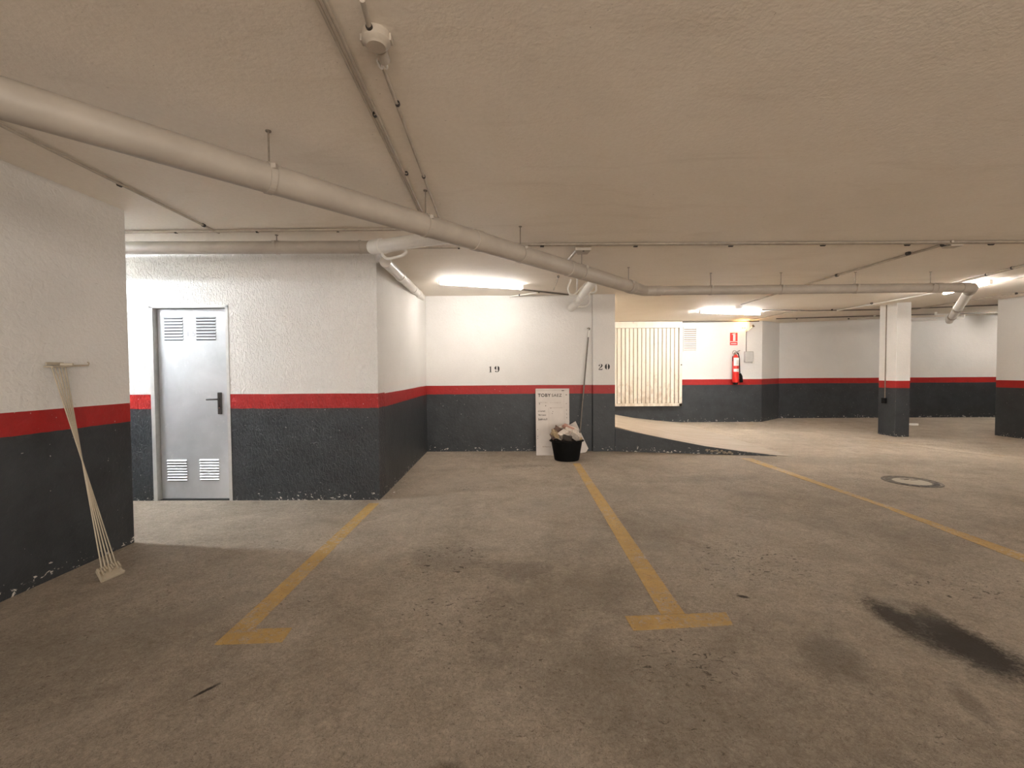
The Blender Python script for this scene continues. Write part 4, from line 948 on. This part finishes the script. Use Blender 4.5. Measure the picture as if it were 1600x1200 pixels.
def smudge(name, s0, s1, t0, t1, n, mat):
    P = Part()
    for i in range(n):
        a = s0+(s1-s0)*i/n; w_ = (s1-s0)/n*rnd.uniform(.35, .75); b0 = t0+(t1-t0)*rnd.uniform(0, .3); b1 = t1-(t1-t0)*rnd.uniform(0, .3)
        bquad(P, a, b0, a+w_, b1, .0006)
    P.build(name, mat, bo)
smudge('worn_print', .10, .38, .775, .79, 6, M['board_mark']); smudge('worn_print', .11, .14, .74, .79, 1, M['ink']); smudge('worn_print', .30, .36, .72, .745, 1, M['ink'])
smudge('worn_print', .46, .80, .775, .785, 7, M['board_mark'])
smudge('worn_print', .07, .30, .640, .662, 7, M['ink']); smudge('worn_print', .08, .33, .580, .604, 8, M['ink']); smudge('worn_print', .08, .36, .510, .545, 8, M['ink'])
smudge('worn_print', .20, .46, .110, .134, 5, M['board_mark'])
P = Part(); bquad(P, .42, .700, .84, .704); bquad(P, .40, .20, .405, .70); bquad(P, .88, .06, .884, .94); P.build('printed_rule', M['board_mark'], bo)
P = Part()
for s_, t_ in ((.945, .76), (.945, .66), (.945, .60), (.945, .545), (.04, .37), (.04, .27), (.04, .24), (.46, .69), (.52, .64), (.50, .61)): bquad(P, s_, t_, s_+.02, t_+.010, .0008)
P.build('ink_dot', M['ink'], bo)

# second white sheet, tilted, leaning on the board side
Y2 = by+.10
def sy(v): return WB-.05-(v-658)/49*(.16)
S2 = [(899.3, 658, None), (919.4, 700.8, None), (915.4, 706.8, None), (905, 708.2, None), (880, 690, None), (884, 667, None)]
pts = [on_y(u, v, sy(v)) for u, v, _ in S2]
ws = Part(); n2 = (pts[1]-pts[0]).cross(pts[4]-pts[0]).normalized()
if n2.y > 0: n2 = -n2
mz = min(p.z for p in pts)
ws.prism([p+Vector((0, 0, max(0, .0))) for p in pts], -n2*.02)
wo = ws.at('white_board_offcut', M['board'], tuple(pts[3]), bevel=.003); tag(wo, 'plain white board offcut tilted behind the right side of the bucket', 'board')
# long rod leaning beside it
ra = on_y(919.2, 527, WB-.030); rb = on_z(903, 706)
rb = Vector((on_y(903, 680, WB-.10).x, WB-.13, .004))
ro = empty('hooked_rod', tuple(rb), 'long thin grey rod with a hooked white tip leaning beside the pilaster', 'rod')
Part().tube([rb, ra], .011, 10).build('shaft', M['conduit_dark'], ro, smooth=True)
P = Part(); k1 = on_y(920.3, 516, WB-.025); P.tube([ra, k1], .013, 10); P.build('ferrule', M['pipe_white'], ro, smooth=True)
P = Part(); P.tube([k1, on_y(921.8, 513.5, WB-.025), on_y(920.5, 512.3, WB-.03), on_y(917.5, 513.5, WB-.03)], .008, 8, smooth_n=3); P.build('hook', M['chrome'], ro, smooth=True)

# ================================================================== BUCKET WITH RUBBLE
bc = on_z(885.5, 718.0); sca = F/bc.y
rb_ = (904.8-866.3)/2/sca; rt_ = (909-860)/2/sca*1.0; bh_ = on_y(885, 686, bc.y-.0).z
bk = empty('rubble_bucket', tuple(bc), 'black rubber builder bucket full of rubble in front of the white board', 'bucket')
Part().lathe(tuple(bc), ZU, [(0, .001), (rb_*.97, .001), (rb_, .012), (rt_*.985, bh_-.03), (rt_+.006, bh_-.022), (rt_+.008, bh_-.004), (rt_, bh_), (rt_-.008, bh_-.004), (rt_-.012, bh_-.03), (rb_-.008, .02), (0, .018)], 40).build('tub', M['black'], bk, smooth=True)
P = Part()
for s_ in (-1, 1):
    yy = .0; P.tube([(bc.x+s_*(rt_-.004), bc.y-.05, bh_-.03), (bc.x+s_*(rt_+.018), bc.y-.03, bh_-.02), (bc.x+s_*(rt_+.018), bc.y+.03, bh_-.02), (bc.x+s_*(rt_-.004), bc.y+.05, bh_-.03)], .007, 8, smooth_n=3)
P.build('grip', M['black'], bk, smooth=True)
# fill below the pieces, then the pieces one by one
def chunk(name, c, size, rot, mat, label, seed):
    r_ = random.Random(seed); bm = bmesh.new(); bmesh.ops.create_cube(bm, size=1)
    bmesh.ops.subdivide_edges(bm, edges=bm.edges[:], cuts=1)
    for v in bm.verts: v.co = Vector((v.co.x*size[0], v.co.y*size[1], v.co.z*size[2])) + Vector((r_.uniform(-.14, .14)*size[0], r_.uniform(-.14, .14)*size[1], r_.uniform(-.12, .12)*size[2]))
    o = obj(name, bm, mat); o.location = c; o.rotation_euler = rot; tag(o, label, 'rubble', 'rubble in the black bucket'); return o
def BP(u, v, dy=0): p = on_y(u, v, bc.y+dy); return p
chunk('rubble_piece', BP(868, 678, -.02), (.11, .09, .07), (.3, .5, .4), M['rub_c'], 'ochre plaster lump at the left rim of the bucket', 1)
chunk('rubble_piece', BP(864, 682, .03), (.06, .10, .08), (.1, -.4, .2), M['rub_d'], 'dark brown tile scrap at the far left of the bucket rubble', 2)
chunk('rubble_piece', BP(871, 672, .07), (.12, .03, .10), (.2, .6, .3), M['rub_d'], 'dark brown shard sticking up in the left half of the rubble', 3)
chunk('rubble_piece', BP(874, 671, .12), (.17, .05, .09), (.2, -.3, .2), M['rub_a'], 'pale plaster slab at the back left of the rubble', 4)
chunk('rubble_piece', BP(880, 679, -.05), (.16, .09, .09), (.5, -.55, .3), M['rub_a'], 'pale angular plaster piece in the middle of the bucket rubble', 5)
chunk('rubble_piece', BP(888, 668, .06), (.17, .06, .05), (.5, .38, -.15), M['rub_b'], 'pinkish tile strip lying on top of the rubble', 6)
chunk('rubble_piece', BP(893, 671, .02), (.15, .12, .025), (.6, .45, -.2), M['rub_a'], 'thin pale sheet scrap under the pinkish strip', 7)
chunk('rubble_piece', BP(899, 680, -.04), (.15, .08, .09), (.3, .6, -.3), M['rub_a'], 'pale square plaster block at the right of the rubble', 8)
chunk('rubble_piece', BP(903, 684, .0), (.07, .12, .07), (.2, .2, .5), M['rub_c'], 'small ochre piece at the right rim of the bucket', 9)
chunk('rubble_piece', BP(886, 684, -.12), (.12, .07, .06), (.2, .2, .1), M['rub_e'], 'lump at the front middle of the rubble, darkened for gap shade', 10)
chunk('rubble_piece', BP(884, 688, .05), (.23, .23, .08), (.05, .05, .4), M['rub_e'], 'large buried lump carrying the rest of the bucket rubble, darkened for gap shade', 11)

# ================================================================== MANHOLE
mc = Vector((4.646, 5.119, 0)); mr = .278
mh = empty('manhole_cover', tuple(mc), 'round iron manhole cover with a pale centre set in the floor', 'manhole cover')
Part().lathe(tuple(mc), ZU, [(mr*.90, .0005), (mr*.91, .005), (mr*.99, .005), (mr, .0005)], 64).build('frame_ring', M['iron'], mh)
Part().lathe(tuple(mc), ZU, [(0, .003), (mr*.62, .003), (mr*.63, .0005)], 48).build('pale_centre', M['lid'], mh)
Part().lathe(tuple(mc), ZU, [(mr*.63, .0005), (mr*.64, .0025), (mr*.88, .0025), (mr*.89, .0005)], 64).build('lid_rim', M['iron'], mh)
for i in range(16):
    a0 = 2*math.pi*i/16+.05; a1 = a0+.28; P = Part(); pg = []
    for a in (a0, (a0+a1)/2, a1): pg.append((mc.x+mr*.86*math.cos(a), mc.y+mr*.86*math.sin(a), .0024))
    for a in (a1, (a0+a1)/2, a0): pg.append((mc.x+mr*.68*math.cos(a), mc.y+mr*.68*math.sin(a), .0024))
    P.prism(pg, (0, 0, .003)); P.build('raised_block', M['clip'] if 9 <= i <= 14 else M['iron'], mh)
P = Part()
for (x_, y_, l_) in ((-.03, .10, .10), (.05, .055, .08), (-.01, .075, .05)): P.box((mc.x+x_, mc.y+y_, .0028), (mc.x+x_+l_, mc.y+y_+.022, .005))
P.build('worn_mark', M['iron'], mh)

# scrap of paper by the column, chips on the floor
pp = on_z(1427, 664.5)
P = Part(); P.prism([(pp.x-.08, pp.y-.04, .001), (pp.x+.07, pp.y-.05, .001), (pp.x+.09, pp.y+.02, .001), (pp.x-.02, pp.y+.05, .001), (pp.x-.09, pp.y+.02, .001)], (.01, 0, .045))
po = P.at('paper_scrap', M['paper'], (pp.x, pp.y, 0)); tag(po, 'crumpled white paper scrap on the floor just right of the square column', 'paper')
for (u, v, s_, lab) in ((616, 769.5, .016, 'tiny white plaster chip on the floor by the bay side wall'), (41, 920, .030, 'small pale plaster chip at the foot of the left wall')):
    q_ = on_z(u, v); bm = bmesh.new(); bmesh.ops.create_cube(bm, size=1)
    for ve in bm.verts: ve.co = Vector((ve.co.x*s_*(1.2+ve.co.y*.5), ve.co.y*s_*.6, (ve.co.z+.5)*s_*.4))
    o = obj('plaster_chip', bm, M['paper']); o.location = (q_.x, q_.y, 0.0005); o.rotation_euler = (0, 0, .9); tag(o, lab, 'debris')
bpy.context.view_layer.update()
